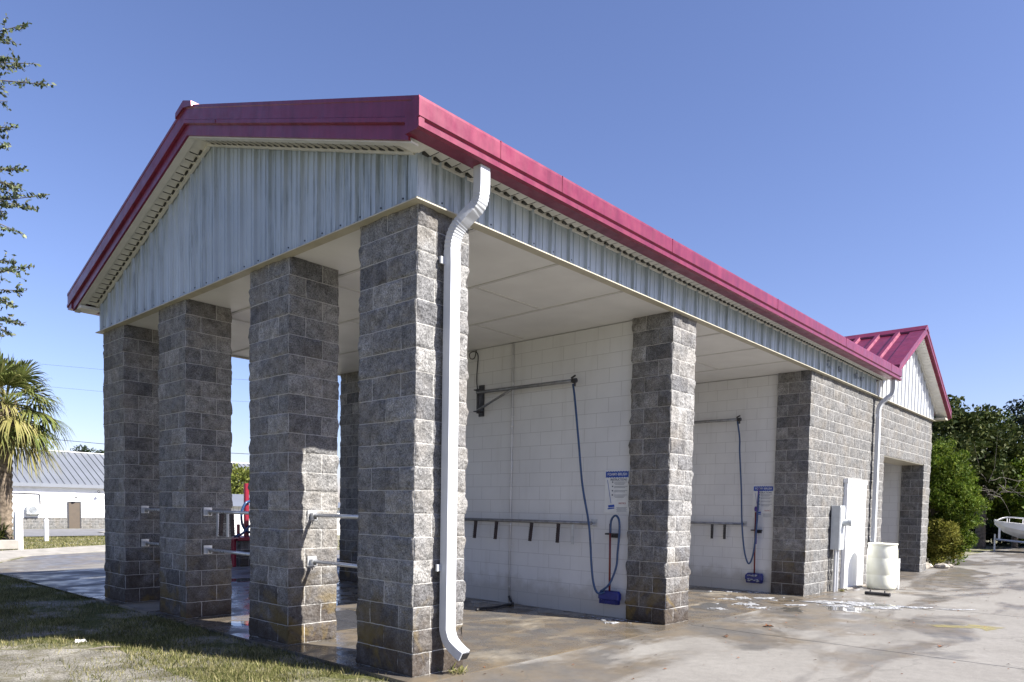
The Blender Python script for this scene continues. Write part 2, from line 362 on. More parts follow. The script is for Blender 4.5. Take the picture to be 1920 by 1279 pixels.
def catmull(p, k):
    out = []; P = [p[0]] + list(p) + [p[-1]]
    for i in range(1, len(P) - 2):
        for j in range(k):
            t = j / k; a, b, c, d = P[i - 1], P[i], P[i + 1], P[i + 2]
            out.append(0.5 * ((2 * b) + (c - a) * t + (2 * a - 5 * b + 4 * c - d) * t * t + (3 * b - a - 3 * c + d) * t ** 3))
    out.append(p[-1]); return out
def text(s, size, loc, rot, mat, name, parent, align='CENTER', extrude=0.001, xs=1.0):
    cu_ = bpy.data.curves.new(name, 'FONT'); cu_.body = s; cu_.size = size; cu_.align_x = align; cu_.align_y = 'CENTER'; cu_.extrude = extrude; cu_.offset = size * 0.004
    t = bpy.data.objects.new('tmp', cu_); COL.objects.link(t); bpy.context.view_layer.update()
    me = bpy.data.meshes.new_from_object(t.evaluated_get(bpy.context.evaluated_depsgraph_get()))
    COL.objects.unlink(t); bpy.data.objects.remove(t)
    me.materials.clear(); me.materials.append(mat)
    o = bpy.data.objects.new(name, me); link(o, parent); o.location = loc; o.rotation_euler = rot; o.scale = (xs, 1, 1); return o
def smooth01(t): t = max(0, min(1, t)); return t * t * (3 - 2 * t)
def gz(x, y):
    return -0.5 * smooth01((y - 27) / 20.0)

# ------------------------------------------------------------------ rough split-face masonry
BL, BH = 0.4064, 0.2032
OFF = [0, 0.007, 0.035, 0.08, 0.125, 0.168, 0.196]
def hsh(a, b): return (math.sin(a * 127.1 + b * 311.7) * 43758.5453) % 1.0
def rough_wall(mb, path, z0, z1, closed=False, u0=0.0, amp=1.0):
    P = [Vector((x, y, 0)) for x, y in path]
    if closed: P.append(P[0])
    cols = []                       # (pos, normal, u)
    u = u0; segn = []
    for a, b in zip(P[:-1], P[1:]):
        d = (b - a); segn.append(Vector((d.y, -d.x, 0)).normalized())
    for i, (a, b) in enumerate(zip(P[:-1], P[1:])):
        L = (b - a).length; us = []
        k = math.floor(u / BH) - 1
        while k * BH < u + L + BH:
            for o_ in OFF:
                t = k * BH + o_ - u
                if 0.004 < t < L - 0.004: us.append(t)
            k += 1
        n = segn[i]
        if i == 0 and not closed: cols.append((a, n, u))
        elif i == 0: cols.append((a, segn[0] + segn[-1], u))
        else: cols.append((a, segn[i - 1] + n, u))
        for t in us: cols.append((a + (b - a) * (t / L), n, u + t))
        u += L
    last = P[-1]
    cols.append((last, segn[-1] if not closed else segn[0] + segn[-1], u))
    zs = [z0]; k = math.floor(z0 / BH)
    while k * BH < z1:
        for o_ in OFF:
            z = k * BH + o_
            if z0 + 0.003 < z < z1 - 0.003: zs.append(z)
        k += 1
    zs.append(z1)
    base = len(mb.v); nC = len(cols)
    if mb.uv is None: mb.uv = []
    total = u
    for z in zs:
        row = math.floor(z / BH + 1e-4); dz = min(z - row * BH, (row + 1) * BH - z)
        off = BL * 0.5 if row % 2 == 0 else 0.0
        for ci, (p, n, uu) in enumerate(cols):
            ue = uu if not (closed and ci == nC - 1) else u0
            q = (ue + off) / BL; blk = math.floor(q + 1e-4); du = abs(q - round(q)) * BL
            dd = min(dz, du)
            pos = Vector((p.x, p.y, z))
            if dd < 0.003: d = -0.006
            else:
                e = min(1.0, (dd - 0.003) / 0.02) ** 0.5
                d = -0.002 + e * (0.003 + 0.016 * noise.fractal(pos * 7.0, 0.8, 2.1, 3) + 0.011 * noise.noise(pos * 29.0) + 0.009 * (hsh(row, blk) - 0.5) + 0.11 * (hsh(row + 9, blk) - 0.5) * (z - (row + 0.5) * BH) + 0.05 * (hsh(row, blk + 5) - 0.5) * (q - blk - 0.5))
            d *= amp
            mb.v.append((p.x + n.x * d, p.y + n.y * d, z)); mb.uv.append((uu, z))
    for r in range(len(zs) - 1):
        for c in range(nC - 1):
            i = base + r * nC + c; mb.f.append((i, i + 1, i + nC + 1, i + nC))
    return mb
def cap_top(mb, path, z):
    b = len(mb.v); mb.v += [(x, y, z) for x, y in path]; mb.uv += [(x, y) for x, y in path]; mb.f.append(tuple(range(b, b + len(path)))); return mb

H = 4.06; W = 7.32; XE = 13.1; W0 = 12.80; W1 = 18.05
B = empty('car_wash_building', (0, 0, 0))
tag(B, 'grey split-face block car wash with open bays, white ribbed metal siding and crimson metal roof', 'building')
def pillar(x, y, dx, dy, seed=0):
    mb = MB(); pth = [(0, 0), (dx, 0), (dx, dy), (0, dy)]
    # relief noise uses local coordinates shifted per pillar
    mb2 = MB(); rough_wall(mb2, [(x + a, y + b) for a, b in pth], 0, H - 0.012, True, u0=0.0)
    cap_top(mb2, [(x + a, y + b) for a, b in pth], H - 0.012)
    o = mb2.build('pillar', M['block'], B, smooth=True); return o
for yy in (0, 2.03, 4.47, 6.505): pillar(0, yy, 0.61, 0.813)
for xx in (4.267,):
    pillar(xx, 0, 0.61, 0.61); pillar(xx, W - 0.61, 0.61, 0.61)
# equipment room and wing walls (rough outside faces)
mb = MB(); rough_wall(mb, [(9.133, 0.61), (9.133, 0), (W0, 0)], 0, H - 0.012, amp=0.75, u0=-0.61 + BH)
o = mb.build('block_wall', M['block_wall'], B, smooth=True); o.data.materials.append(M['block'])
for p in o.data.polygons:
    if p.center.x < 9.16 and p.center.y > 0.0: p.material_index = 1
mb = MB(); rough_wall(mb, [(W0 + 0.001, 0), (13.74, 0), (13.74, 0.6)], 0, 14 * BH, amp=0.7, u0=12.8 - 9.133 + BH)
rough_wall(mb, [(17.36, 0.53), (17.36, 0), (W1, 0), (W1, 8.5)], 0, 14 * BH, amp=0.7, u0=17.36 - 9.133 + BH - .53)
mb.build('wing_pier', M['block_wall'], B, smooth=True)
mb = MB(); rough_wall(mb, [(W0 + 0.001, 0), (W1, 0), (W1, 8.5)], 14 * BH, H - 0.012, amp=0.7, u0=12.8 - 9.133 + BH)
mb.build('wing_wall', M['block_wall'], B, smooth=True)
MB().box(13.75, 17.35, 0.02, 0.6, 14 * BH - 0.02, 14 * BH + 0.05).build('lintel', M['trim'], B)
mb = MB(); mb.box(17.42, 17.62, 0.54, 8.4, 0, 3.9); mb.box(13.5, 13.7, 0.62, 8.4, 0, 3.9); mb.box(13.7, 17.42, 0.62, 8.4, 3.7, 3.85)
mb.build('wing_interior_wall', M['painted'], B)
mb = MB(); mb.box(4.33, 4.66, 0.615, W - 0.615, 0.0, H - 0.02)
mb.build('dividing_wall', M['painted'], B)
mb = MB(); mb.box(9.20, 9.42, 0.615, W - 0.02, 0.0, H - 0.02); mb.box(9.42, 12.9, W - 0.25, W - 0.02, 0.0, H - 0.02)
mb.build('equipment_room_wall', M['painted'], B)
pillar(9.133, W - 0.61, 0.61, 0.62)
# ceiling
MB().box(0.03, 12.7, 0.0, W, H - 0.01, H + 0.05).build('ceiling', M['ceiling'], B)
mb = MB()
for x in (0.73, 1.95, 3.17, 5.7, 6.92, 8.14): mb.box(x - 0.02, x + 0.02, 0.05, W - 0.05, H - 0.019, H - 0.008)
for i, x in enumerate((0.75, 1.97, 3.19, 4.9, 5.72, 6.94, 8.16)):
    for j in range(3):
        y = 1.29 + (0 if i % 2 else 1.22) + 2.44 * j
        x1 = min(x + 1.18, 4.2 if x < 4.2 else 9.1)
        if y < W: mb.box(x, x1, y - 0.02, y + 0.02, H - 0.0175, H - 0.0075)
mb.each('ceiling_batten', M['batten'], B)

# siding -----------------------------------------------------------
def siding(p0, d, L, nrm, zb, zt, name='siding', phase=0.0, apex=None, parent=None, mat='siding'):
    p0 = Vector(p0); d = Vector(d); nrm = Vector(nrm)
    prof = [(0, 0), (0.010, 0.034), (0.034, 0.034), (0.044, 0), (0.102, 0), (0.107, 0.009), (0.127, 0.009), (0.132, 0), (0.206, 0), (0.211, 0.009), (0.231, 0.009), (0.236, 0)]
    ss = [(0.0, 0.0)]; k = -1
    while k * 0.3048 < L:
        for s, h in prof:
            t = k * 0.3048 + s + phase
            if 0.001 < t < L - 0.001: ss.append((t, h))
        k += 1
    ss.append((L, 0.0))
    if apex:
        hh = np.interp(apex, [a for a, _ in ss], [b for _, b in ss]); ss.append((apex, float(hh))); ss.sort()
    vs = []; fs = []
    for t, h in ss:
        q = p0 + d * t + nrm * h
        vs += [(q.x, q.y, zb), (q.x, q.y, zt(t))]
    for i in range(len(ss) - 1): fs.append((2 * i, 2 * i + 2, 2 * i + 3, 2 * i + 1))
    o = MB().add(vs, fs).build(name, M[mat], parent or B)
    sc = MB(); k = 0
    while k * 0.3048 + phase + 0.075 < L:
        t = k * 0.3048 + phase + 0.075
        if t > 0:
            q = p0 + d * t + nrm * 0.003
            sc.obox((q.x, q.y, zb + 0.045), d * 0.006, nrm * 0.005, (0, 0, 0.006))
        k += 1
    sc.each('screw', M['screw'], o)
    return o
ZS = 4.44; MS = 1 / 3.0
rake = lambda y: 4.615 + MS * (min(y, W - y) + 0.42)     # top line of the roof edge
sofz = lambda y: rake(y) - 0.325
siding((-0.03, W + 0.03, 0), (0, -1, 0), W + 0.06, (-1, 0, 0), H, lambda t: sofz(W + 0.03 - t) + 0.02, apex=W / 2 + 0.03, phase=0.11)
siding((-0.03, -0.03, 0), (1, 0, 0), W0 + 0.0, (0, -1, 0), H, lambda t: ZS, phase=0.20)
siding((W0, W + 0.03, 0), (-1, 0, 0), W0 + 0.03, (0, 1, 0), H, lambda t: ZS, phase=0.05)
mb = MB()   # corner trim
mb.box(-0.062, 0.09, -0.066, -0.032, H, ZS - 0.005); mb.box(-0.062, -0.033, -0.032, 0.05, H, ZS + 0.02)
mb.build('corner_trim', M['siding'], B)
mb = MB()   # base trim under the siding
mb.box(-0.078, W0, -0.078, 0.03, H - 0.024, H - 0.013); mb.box(-0.078, 0.03, 0.03, W + 0.078, H - 0.024, H - 0.013); mb.box(0.03, W0, W - 0.03, W + 0.078, H - 0.024, H - 0.013)
mb.build('base_trim', M['trim'], B)

# eave soffit, saw-tooth vented panel ------------------------------------
def saw(L):
    out = []; t = 0
    while t < L:
        out += [(t, 0.012), (min(t + 0.10, L), -0.020), (min(t + 0.104, L), 0.012)]; t += 0.125
    return out
def eave_soffit(x0, x1, ya, yb, z, name='soffit'):
    vs = []; fs = []; pr = saw(x1 - x0)
    for t, h in pr: vs += [(x0 + t, ya, z + h), (x0 + t, yb, z + h)]
    for i in range(len(pr) - 1): fs.append((2 * i, 2 * i + 1, 2 * i + 3, 2 * i + 2))
    nf = len(fs); mb = MB().add(vs, fs); t = 0
    while t + .11 < x1 - x0:
        mb.box(x0 + t + 0.035, x0 + t + 0.100, yb - 0.062, yb - 0.036, z - 0.024, z - 0.002); mb.box(x0 + t + 0.103, x0 + t + 0.110, ya + .012, yb - .05, z - 0.0205, z + 0.0); t += 0.125  # dark box per louver opening, then a thin box painting the tooth's shade
    o = mb.build(name, M['soffit'], B); o.data.materials.append(M['slot_shade'])
    for p in o.data.polygons[nf:]: p.material_index = 1
    return o
eave_soffit(-0.05, XE, -0.21, -0.03, ZS - 0.005)
mb = MB(); mb.box(-0.10, XE, -0.275, -0.20, ZS - 0.028, ZS - 0.006); mb.box(-0.05, XE, -0.062, -0.035, ZS - 0.042, ZS - 0.001); mb.box(-0.3, XE, -0.28, -0.0, ZS + 0.015, ZS + 0.03)
mb.box(-0.285, -0.05, -0.275, -0.035, ZS - 0.03, ZS - 0.004)
mb.build('soffit_trim', M['soffit'], B)
MB().box(-0.1, XE, W + 0.0, W + 0.28, ZS - 0.01, ZS + 0.02).build('soffit', M['soffit'], B)
# gutter ------------------------------------------------------------
def prism_x(prof, x0, x1): return MB().rings([[(x0, y, z) for y, z in prof], [(x1, y, z) for y, z in prof]])
GP = [(-0.26, 4.60), (-0.425, 4.622), (-0.43, 4.60), (-0.43, 4.470), (-0.408, 4.455), (-0.408, 4.440), (-0.428, 4.432), (-0.428, 4.392), (-0.40, 4.378), (-0.262, 4.378)]
g = prism_x(GP, -0.360, XE + 0.1).build('gutter', M['red'], B)
mb = MB()
for x in (0.55, 1.4, 3.45, 6.5, 9.55, 12.4): mb.box(x, x + 0.012, -0.4335, -0.40, 4.47, 4.621)
mb.each('gutter_joint', M['red'], g)
prism_x([(W - y, z) for y, z in GP][::-1], -0.345, XE + 0.1).build('gutter', M['red'], B)
# rake trim on the gable ----------------------------------------------
def rake_piece(prof, ys, topf, name, mat, parent=B, yoff=0):
    rings = [[(x, y, topf(y) - d) for x, d in prof] for y in ys]
    return MB().rings(rings).build(name, mat, parent)
YS = [-0.424, W / 2, W + 0.424]
RP = [(-0.05, 0.0), (-0.33, 0.0), (-0.352, -0.008), (-0.352, 0.024), (-0.346, 0.03), (-0.346, 0.150), (-0.358, 0.160), (-0.358, 0.196), (-0.335, 0.206), (-0.30, 0.206), (-0.30, 0.10), (-0.05, 0.10)]
ra = rake_piece(RP, YS, rake, 'rake_trim', M['red'])
rake_piece([(-0.302, 0.12), (-0.325, 0.12), (-0.325, 0.318), (-0.302, 0.320)], [-0.262, W / 2, W + 0.262], rake, 'lower_fascia', M['red'])
MB().rings([[(x, y, rake(y) - d + 0.001) for x, d in [(-0.362, 0.158), (-0.362, 0.198), (-0.35, 0.2), (-0.35, 0.158)]] for y in (2.9, 2.96)]).build('rake_joint', M['red'], ra)
# ridge cap
mb = MB(); yc = W / 2
for x0, x1 in ((-0.37, XE + 0.05),):
    mb.rings([[(x, yc - 0.21, rake(yc - 0.21) - 0.01), (x, yc - 0.20, rake(yc - 0.2) + 0.045), (x, yc, rake(yc) + 0.05), (x, yc + 0.20, rake(yc - 0.2) + 0.045), (x, yc + 0.21, rake(yc - 0.21) - 0.01), (x, yc, rake(yc) - 0.03)] for x in (x0, x1)])
mb.build('ridge_cap', M['red'], B)
# rake soffit
def rsof(sign):
    ys_ = [W / 2, 0.0] if sign < 0 else [W / 2, W]
    L = W / 2; pr = saw(L); vs = []; fs = []
    for t, h in pr:
        y = W / 2 + sign * t
        vs += [(-0.23, y, sofz(y) + 0.018 + h), (-0.03, y, sofz(y) + 0.018 + h)]
    for i in range(len(pr) - 1): fs.append((2 * i, 2 * i + 1, 2 * i + 3, 2 * i + 2))
    nf = len(fs); mb = MB().add(vs, fs); t = 0.1; dv = Vector((0, sign, -MS)).normalized()
    while t + .12 < L:
        y = W / 2 + sign * (t + .068); mb.obox((-0.097, y, sofz(y) + 0.018 - .012), (0.010, 0, 0), dv * 0.032, (0, 0, .009))
        y = W / 2 + sign * (t + .107); mb.obox((-0.155, y, sofz(y) + 0.018 - .010), (0.05, 0, 0), dv * 0.004, (0, 0, .010)); t += 0.125  # thin dark box paints the shade line behind each tooth
    o = mb.build('soffit', M['soffit'], B); o.data.materials.append(M['slot_shade'])
    for p in o.data.polygons[nf:]: p.material_index = 1
rsof(-1); rsof(1)
rs = lambda y: sofz(y)
rake_piece([(-0.30, -0.012), (-0.30, 0.006), (-0.225, 0.006), (-0.225, -0.012)], [-0.27, W / 2, W + 0.27], rs, 'soffit_trim', M['soffit'])
rake_piece([(-0.085, -0.02), (-0.085, 0.02), (-0.05, 0.02), (-0.05, -0.02)], [-0.03, W / 2, W + 0.03], rs, 'soffit_trim', M['soffit'])
rake_piece([(-0.3, -0.06), (-0.3, -0.05), (0.0, -0.05), (0.0, -0.06)], [-0.03, W / 2, W + 0.03], rs, 'soffit_board', M['soffit'])
mb = MB(); mb.box(-0.30, -0.02, W + 0.0, W + 0.30, 4.36, 4.40); mb.build('soffit_return', M['soffit'], B)
# roof sheets
def roof_sheet(y0, y1, x0, x1, zf, name, ribs=0.45, parent=B):
    mb = MB(); mb.add([(x0, y0, zf(y0)), (x1, y0, zf(y0)), (x1, y1, zf(y1)), (x0, y1, zf(y1)), (x0, y0, zf(y0) - 0.04), (x1, y0, zf(y0) - 0.04), (x1, y1, zf(y1) - 0.04), (x0, y1, zf(y1) - 0.04)],
                      [(0, 1, 2, 3), (7, 6, 5, 4), (0, 4, 5, 1), (3, 2, 6, 7), (1, 5, 6, 2), (0, 3, 7, 4)])
    x = x0 + 0.2
    while x < x1:
        c0 = Vector((x, y0, zf(y0) + 0.012)); c1 = Vector((x, y1, zf(y1) + 0.012)); d = (c1 - c0)
        mb.obox((c0 + c1) / 2, (0.022, 0, 0), d / 2, Vector((0, 0, 0.012))); x += ribs
    return mb.build(name, M['red'], parent)
roof_sheet(-0.36, W / 2, -0.3, XE + 0.08, lambda y: rake(y) - 0.03, 'roof_panel')
roof_sheet(W + 0.36, W / 2, -0.3, XE + 0.08, lambda y: rake(y) - 0.03, 'roof_panel')
# main gable end above the wing (closing board)
mb = MB(); mb.add([(XE + 0.05, -0.25, 4.47), (XE + 0.05, W + 0.25, 4.47), (XE + 0.05, W + 0.25, 4.6), (XE + 0.05, W / 2, rake(W / 2) - 0.06), (XE + 0.05, -0.25, 4.6)], [(0, 1, 2, 3, 4)])
mb.build('gable_board', M['red'], B)

# wing roof: ridge runs along y ------------------------------------------
XC = (W0 + W1) / 2; WR = 5.97; WS = (WR - 4.30) / (18.40 - XC)
wz = lambda x: WR - WS * abs(x - XC)
def wing_strip(prof, xs, name, mat, ztop=wz):   # prof: (y, drop)
    return MB().rings([[(x, y, ztop(x) - d) for y, d in prof] for x in xs]).build(name, mat, B)
siding((W0 + 0.0, -0.032, 0), (1, 0, 0), W1 - W0, (0, -1, 0), H, lambda t: wz(W0 + t) - 0.17, phase=0.1, apex=(W1 - W0) / 2, mat='siding_sunlit')
wing_strip([(-0.06, -0.012), (-0.375, -0.012), (-0.375, 0.03), (-0.365, 0.04), (-0.365, 0.12), (-0.375, 0.13), (-0.375, 0.165), (-0.32, 0.175), (-0.32, 0.21), (-0.30, 0.215), (-0.30, 0.06), (-0.06, 0.06)], [13.23, XC, 18.42], 'rake_trim', M['red'])
wing_strip([(-0.30, 0.185), (-0.30, 0.20), (-0.03, 0.20), (-0.03, 0.185)], [13.23, XC, 18.38], 'soffit', M['soffit'])
wing_strip([(-0.09, 0.20), (-0.09, 0.235), (-0.062, 0.235), (-0.062, 0.20)], [13.23, XC, 18.1], 'soffit_trim', M['soffit'])
mb = MB()
for s in (-1, 1):
    for i in range(28 if s > 0 else 20):
        x = XC + s * (0.15 + i * 0.1)
        mb.obox((x, -0.18, wz(x) - 0.201), (0.004, 0, 0), (0, 0.10, 0), (0, 0, 0.004))
mb.each('soffit_seam', M['soffit'], B)
for sgn in (-1, 1):
    xe = XC + (2.98 if sgn > 0 else -2.12); mb = MB()
    a0 = (XC, -0.34); vs = [(XC, -0.34, WR - 0.02), (XC, 8.6, WR - 0.02), (xe, 8.6, wz(xe) - 0.02), (xe, -0.34, wz(xe) - 0.02)]
    mb.add(vs + [(x, y, z - 0.05) for x, y, z in vs], [(0, 1, 2, 3), (7, 6, 5, 4), (0, 3, 7, 4), (2, 1, 5, 6), (3, 2, 6, 7)] if sgn < 0 else [(3, 2, 1, 0), (4, 5, 6, 7), (0, 4, 7, 3), (2, 6, 5, 1), (3, 7, 6, 2)])
    y = 0.22
    while y < 8.6:
        p0 = Vector((XC + sgn * 0.15, y, wz(XC + sgn * 0.15) - 0.0)); p1 = Vector((xe, y, wz(xe) - 0.0)); d = (p1 - p0) / 2; n = Vector((-d.z, 0, d.x)).normalized()
        if n.z < 0: n = -n
        c = (p0 + p1) / 2
        vs = []
        for e in (-1, 1):
            q = c + d * e; vs += [q + Vector((0, -0.075, 0)) - n * 0.02, q + Vector((0, -0.04, 0)) + n * 0.035, q + Vector((0, 0.04, 0)) + n * 0.035, q + Vector((0, 0.075, 0)) - n * 0.02]
        mb.rings([vs[:4], vs[4:]]); y += 0.45
    mb.build('roof_panel', M['red'], B)
mb = MB(); mb.rings([[(XC - 0.20, y, wz(XC - 0.2) - 0.01), (XC - 0.20, y, wz(XC - 0.2) + 0.03), (XC, y, WR + 0.05), (XC + 0.20, y, wz(XC + 0.2) + 0.03), (XC + 0.20, y, wz(XC + .2) - 0.01), (XC, y, WR - 0.05)] for y in (-0.38, 8.6)])
mb.build('ridge_cap', M['red'], B)
mb = MB(); mb.box(W0 + .001, W1 + 0.08, -0.08, 0.02, H - 0.024, H - 0.013); mb.box(W1 + 0.02, W1 + 0.08, 0.02, 8.5, H - 0.035, H + 0.3)
mb.box(W1 + 0.02, 18.42, -0.3, 8.5, 4.07, 4.12)
mb.build('base_trim', M['trim'], B)
mb = MB(); mb.add([(W0 + .02, 8.55, 0), (W1, 8.55, 0), (W1, 8.55, wz(W1) - .1), (XC, 8.55, WR - .1), (W0 + .02, 8.55, wz(W0) - .1)], [(4, 3, 2, 1, 0)]); mb.box(W0 + .02, W0 + .2, W, 8.5, 0, 4.2); mb.build('back_wall', M['block_wall'], B)
# left-over adhesive marks where letters were taken off the siding
mk = MB()
for cx in (9.77, 10.42, 11.42, 11.80):
    for k in range(7):
        a_ = random.uniform(-0.10, 0.10); b_ = random.uniform(-0.055, 0.055); mk.box(cx + a_ - 0.05, cx + a_ + random.uniform(0.0, 0.06), -0.0595 - 0.0003 * k, -0.0575 - 0.0003 * k, 4.24 + b_, 4.24 + b_ + random.uniform(0.02, 0.05))
mk.build('adhesive_mark', M['mildew'], B)

# downspouts ---------------------------------------------------------
def rect_sec(w_, h_): return lambda i: [(-w_, -h_), (w_, -h_), (w_, h_), (-w_, h_)]
def spout(xg, yg, xw, yw, zk, kick, name='downspout', w_=0.052, h_=0.04, zt=4.385):
    top = catmull([Vector(p) for p in [(xg, yg, zt), (xg, yg, zt - 0.2), (xg - 0.005, yg + 0.03, zt - 0.31), (xg + (xw - xg) * .55, (yg + yw) / 2, zt - 0.41), (xw + 0.01, yw - 0.045, zt - 0.5), (xw, yw, zt - 0.62), (xw, yw, zt - 0.8)]], 9)
    pts = top + [Vector((xw, yw, zk + 0.25))] + ([Vector((xw, yw, zk + 0.12))] + catmull([Vector(p) for p in [(xw, yw, zk + 0.10), (xw + 0.012, yw - 0.03, zk), (xw + 0.035, yw - 0.10, zk - 0.075), (xw + 0.05, yw - 0.17, zk - 0.12)]], 4) if kick else [Vector((xw, yw, zk))])
    rings = []; fr = Vector((1, 0, 0))
    for i, p in enumerate(pts):
        t = ((pts[i + 1] if i < len(pts) - 1 else p) - (pts[i - 1] if i else p)).normalized()
        a = (fr - t * fr.dot(t)).normalized(); b = t.cross(a)
        crimp = 0.94 if (0.22 < zt - p.z < 0.36 or 0.44 < zt - p.z < 0.66) and i % 2 else 1.0
        rings.append([p + a * u * w_ * crimp + b * v * h_ * crimp for u, v in ((-1, -1), (-.35, -1), (-.3, -.86), (.3, -.86), (.35, -1), (1, -1), (1, 1), (-1, 1))])
    o = MB().rings(rings, caps=True).build(name, M['downspout'], B, bevel=0.004)
    st = MB()
    for z in (3.62, 0.95):
        st.box(xw - w_ - 0.045, xw + w_ + 0.03, yw + h_ - 0.014, yw + h_ + 0.004, z - 0.03, z + 0.03)
    st.each('strap', M['downspout'], o)
    return o
s1 = spout(0.42, -0.335, 0.325, -0.085, 0.30, True, w_=0.058, h_=0.045)
MB().obox((0.378, -0.262, 0.176), (0.04, 0, 0), (0, 0.002, 0.002), (0, -0.02, 0.03)).build('outlet', M['black'], s1)
spout(12.95, -0.345, 12.86, -0.09, 0.75, False, w_=0.055)

# door with frame, sign-free ------------------------------------------------
D = MB().box(11.16, 12.20, -0.055, -0.02, 0.01, 2.06).build('door', M['white'], B, bevel=0.004)
mb = MB(); mb.box(11.08, 11.16, -0.075, 0.03, 0, 2.12); mb.box(12.20, 12.28, -0.075, 0.03, 0, 2.12); mb.box(11.16, 12.20, -0.075, 0.03, 2.06, 2.12); mb.box(11.05, 12.31, -0.09, -0.0, 2.12, 2.20); mb.build('door_frame', M['white'], D)
mb = MB(); mb.tube([(12.12, -0.055, 0.98), (12.12, -0.11, 0.98), (12.02, -0.115, 0.98)], 0.012, 8); mb.tube([(12.12, -0.055, 1.18), (12.12, -0.075, 1.18)], 0.028, 12); mb.lathe((12.12, -0.06, .97), [(.001, 0), (.03, 0), (.03, .02), (.001, .02)], 10); mb.build('handle', M['steel'], D)
mb = MB()
for z in (0.28, 1.05, 1.80): mb.box(11.15, 11.20, -0.068, -0.056, z - 0.06, z + 0.06)
mb.each('hinge', M['darksteel'], D)
MB().box(11.0, 12.35, -0.16, 0.0, 0.0, 0.016).build('threshold', M['kerb'], D)

# ------------------------------------------------------------------ electrical box
E = empty('electrical_box', (10.47, -0.03, 0))
tag(E, 'grey metal electrical box on two conduits beside the white door', 'electrical box')
def at(e, mb, name, mat, parent=None, **k):
    o = mb.build(name, mat, parent or e, **k)
    if parent is None or parent is e: o.location = -Vector(e.location)
    return o
at(E, MB().box(10.35, 10.62, -0.185, -0.02, 0.81, 1.655), 'enclosure', M['greybox'], bevel=0.006)
at(E, MB().box(10.365, 10.605, -0.196, -0.186, 0.84, 1.625), 'cover', M['greybox'], bevel=0.003)
mb = MB(); mb.tube([(10.52, -0.19, 1.33), (10.52, -0.33, 1.33)], 0.062, 18); mb.tube([(10.52, -0.31, 1.33), (10.52, -0.36, 1.33)], 0.072, 18); at(E, mb, 'meter_socket', M['greybox'])
mb = MB(); mb.tube([(10.42, -0.10, 0.82), (10.42, -0.10, 0.0)], 0.028, 12); mb.tube([(10.52, -0.11, 0.82), (10.52, -0.11, 0.0)], 0.028, 12); mb.tube([(10.58, -0.07, 0.82), (10.58, -0.07, 0.0)], 0.02, 12); mb.each('conduit', M['alu'], E, -Vector(E.location))

# ------------------------------------------------------------------ drum
DR = empty('plastic_drum', (11.83, -0.56, 0)); tag(DR, 'off-white plastic barrel standing under the far downspout beside the door', 'barrel')
mb = MB(); mb.lathe((0, 0, 0), [(0.001, 0.0), (0.30, 0.0), (0.335, 0.03), (0.345, 0.12), (0.352, 0.30), (0.347, 0.315), (0.354, 0.33), (0.358, 0.5), (0.354, 0.66), (0.348, 0.675), (0.353, 0.69), (0.345, 0.86), (0.325, 0.94), (0.33, 0.955), (0.345, 0.96), (0.345, 0.99), (0.32, 0.992), (0.315, 0.975), (0.001, 0.965)], 40)
mb.build('barrel_body', M['drum'], DR, smooth=True)
mb = MB(); mb.tube([(0.18, 0.1, 0.965), (0.18, 0.1, 1.0)], 0.045, 14); mb.tube([(-0.2, -0.05, 0.965), (-0.2, -0.05, 0.99)], 0.03, 14); mb.each('bung', M['drum'], DR)
DR.scale = (0.80, 0.80, 0.93)
PG = empty('level_gauge', (12.0, -0.83, 0)); tag(PG, 'thin white slotted strip standing against the right side of the plastic barrel', 'strip')
mb = MB(); mb.box(-0.02, 0.02, -0.012, 0.012, 0, 0.62)
for k in range(5): mb.box(-0.026, 0.026, -0.016, 0.016, 0.1 + k * 0.11, 0.115 + k * 0.11)
mb.build('strip', M['white'], PG)
PI = empty('short_pipe', (10.35, -0.9, 0)); tag(PI, 'short dark metal pipe lying on the concrete in front of the barrel', 'pipe')
mb = MB(); mb.tube([(0.02, 0.22, 0.035), (-0.02, -0.22, 0.035)], 0.033, 12); mb.tube([(0.01, 0.13, 0.06), (0.01, 0.13, 0.1)], 0.012, 8); mb.tube([(0, -0.12, 0.06), (0, -0.12, 0.1)], 0.012, 8); mb.build('pipe_body', M['darksteel'], PI)

# ------------------------------------------------------------------ guard rails between the columns
first = None
gaps = [(2.03, 0.813), (4.47, 2.843), (6.505, 5.283)]
lab = {(0, 1): 'upper steel rail between the nearest two pillars of the gable end', (0, 0): 'lower steel rail between the nearest two pillars of the gable end',
       (1, 1): 'upper steel rail between the two middle gable pillars, with clamps hanging from it', (1, 0): 'lower steel rail between the two middle gable pillars',
       (2, 1): 'upper steel rail between the farthest two gable pillars', (2, 0): 'lower steel rail between the farthest two gable pillars'}
for gi, (ya, yb) in enumerate(gaps):
    for lv, z in ((1, 1.375), (0, 0.88)):
        e = empty('guard_rail', (0.28, ya, z)); tag(e, lab[(gi, lv)], 'rail', 'steel rails between the gable pillars')
        L = ya - yb
        MB().tube([(0, -0.02, 0), (0, -L + 0.01, 0)], 0.021, 12).build('tube', M['steel'], e, smooth=True)
        for yy in (-0.012, -L + 0.012):
            mb = MB(); mb.obox((0.0, yy, 0), (0.055, 0, 0), (0, 0.005, 0), (0, 0, 0.055)); mb.obox((0.025, yy - 0.03 if yy > -0.1 else yy + 0.03, -0.012), (0.004, 0, 0), (0, 0.03, 0), (0, 0, 0.035)); mb.obox((-0.025, yy - 0.03 if yy > -0.1 else yy + 0.03, -0.012), (0.004, 0, 0), (0, 0.03, 0), (0, 0, 0.035))
            mb.build('bracket', M['alu'], e)
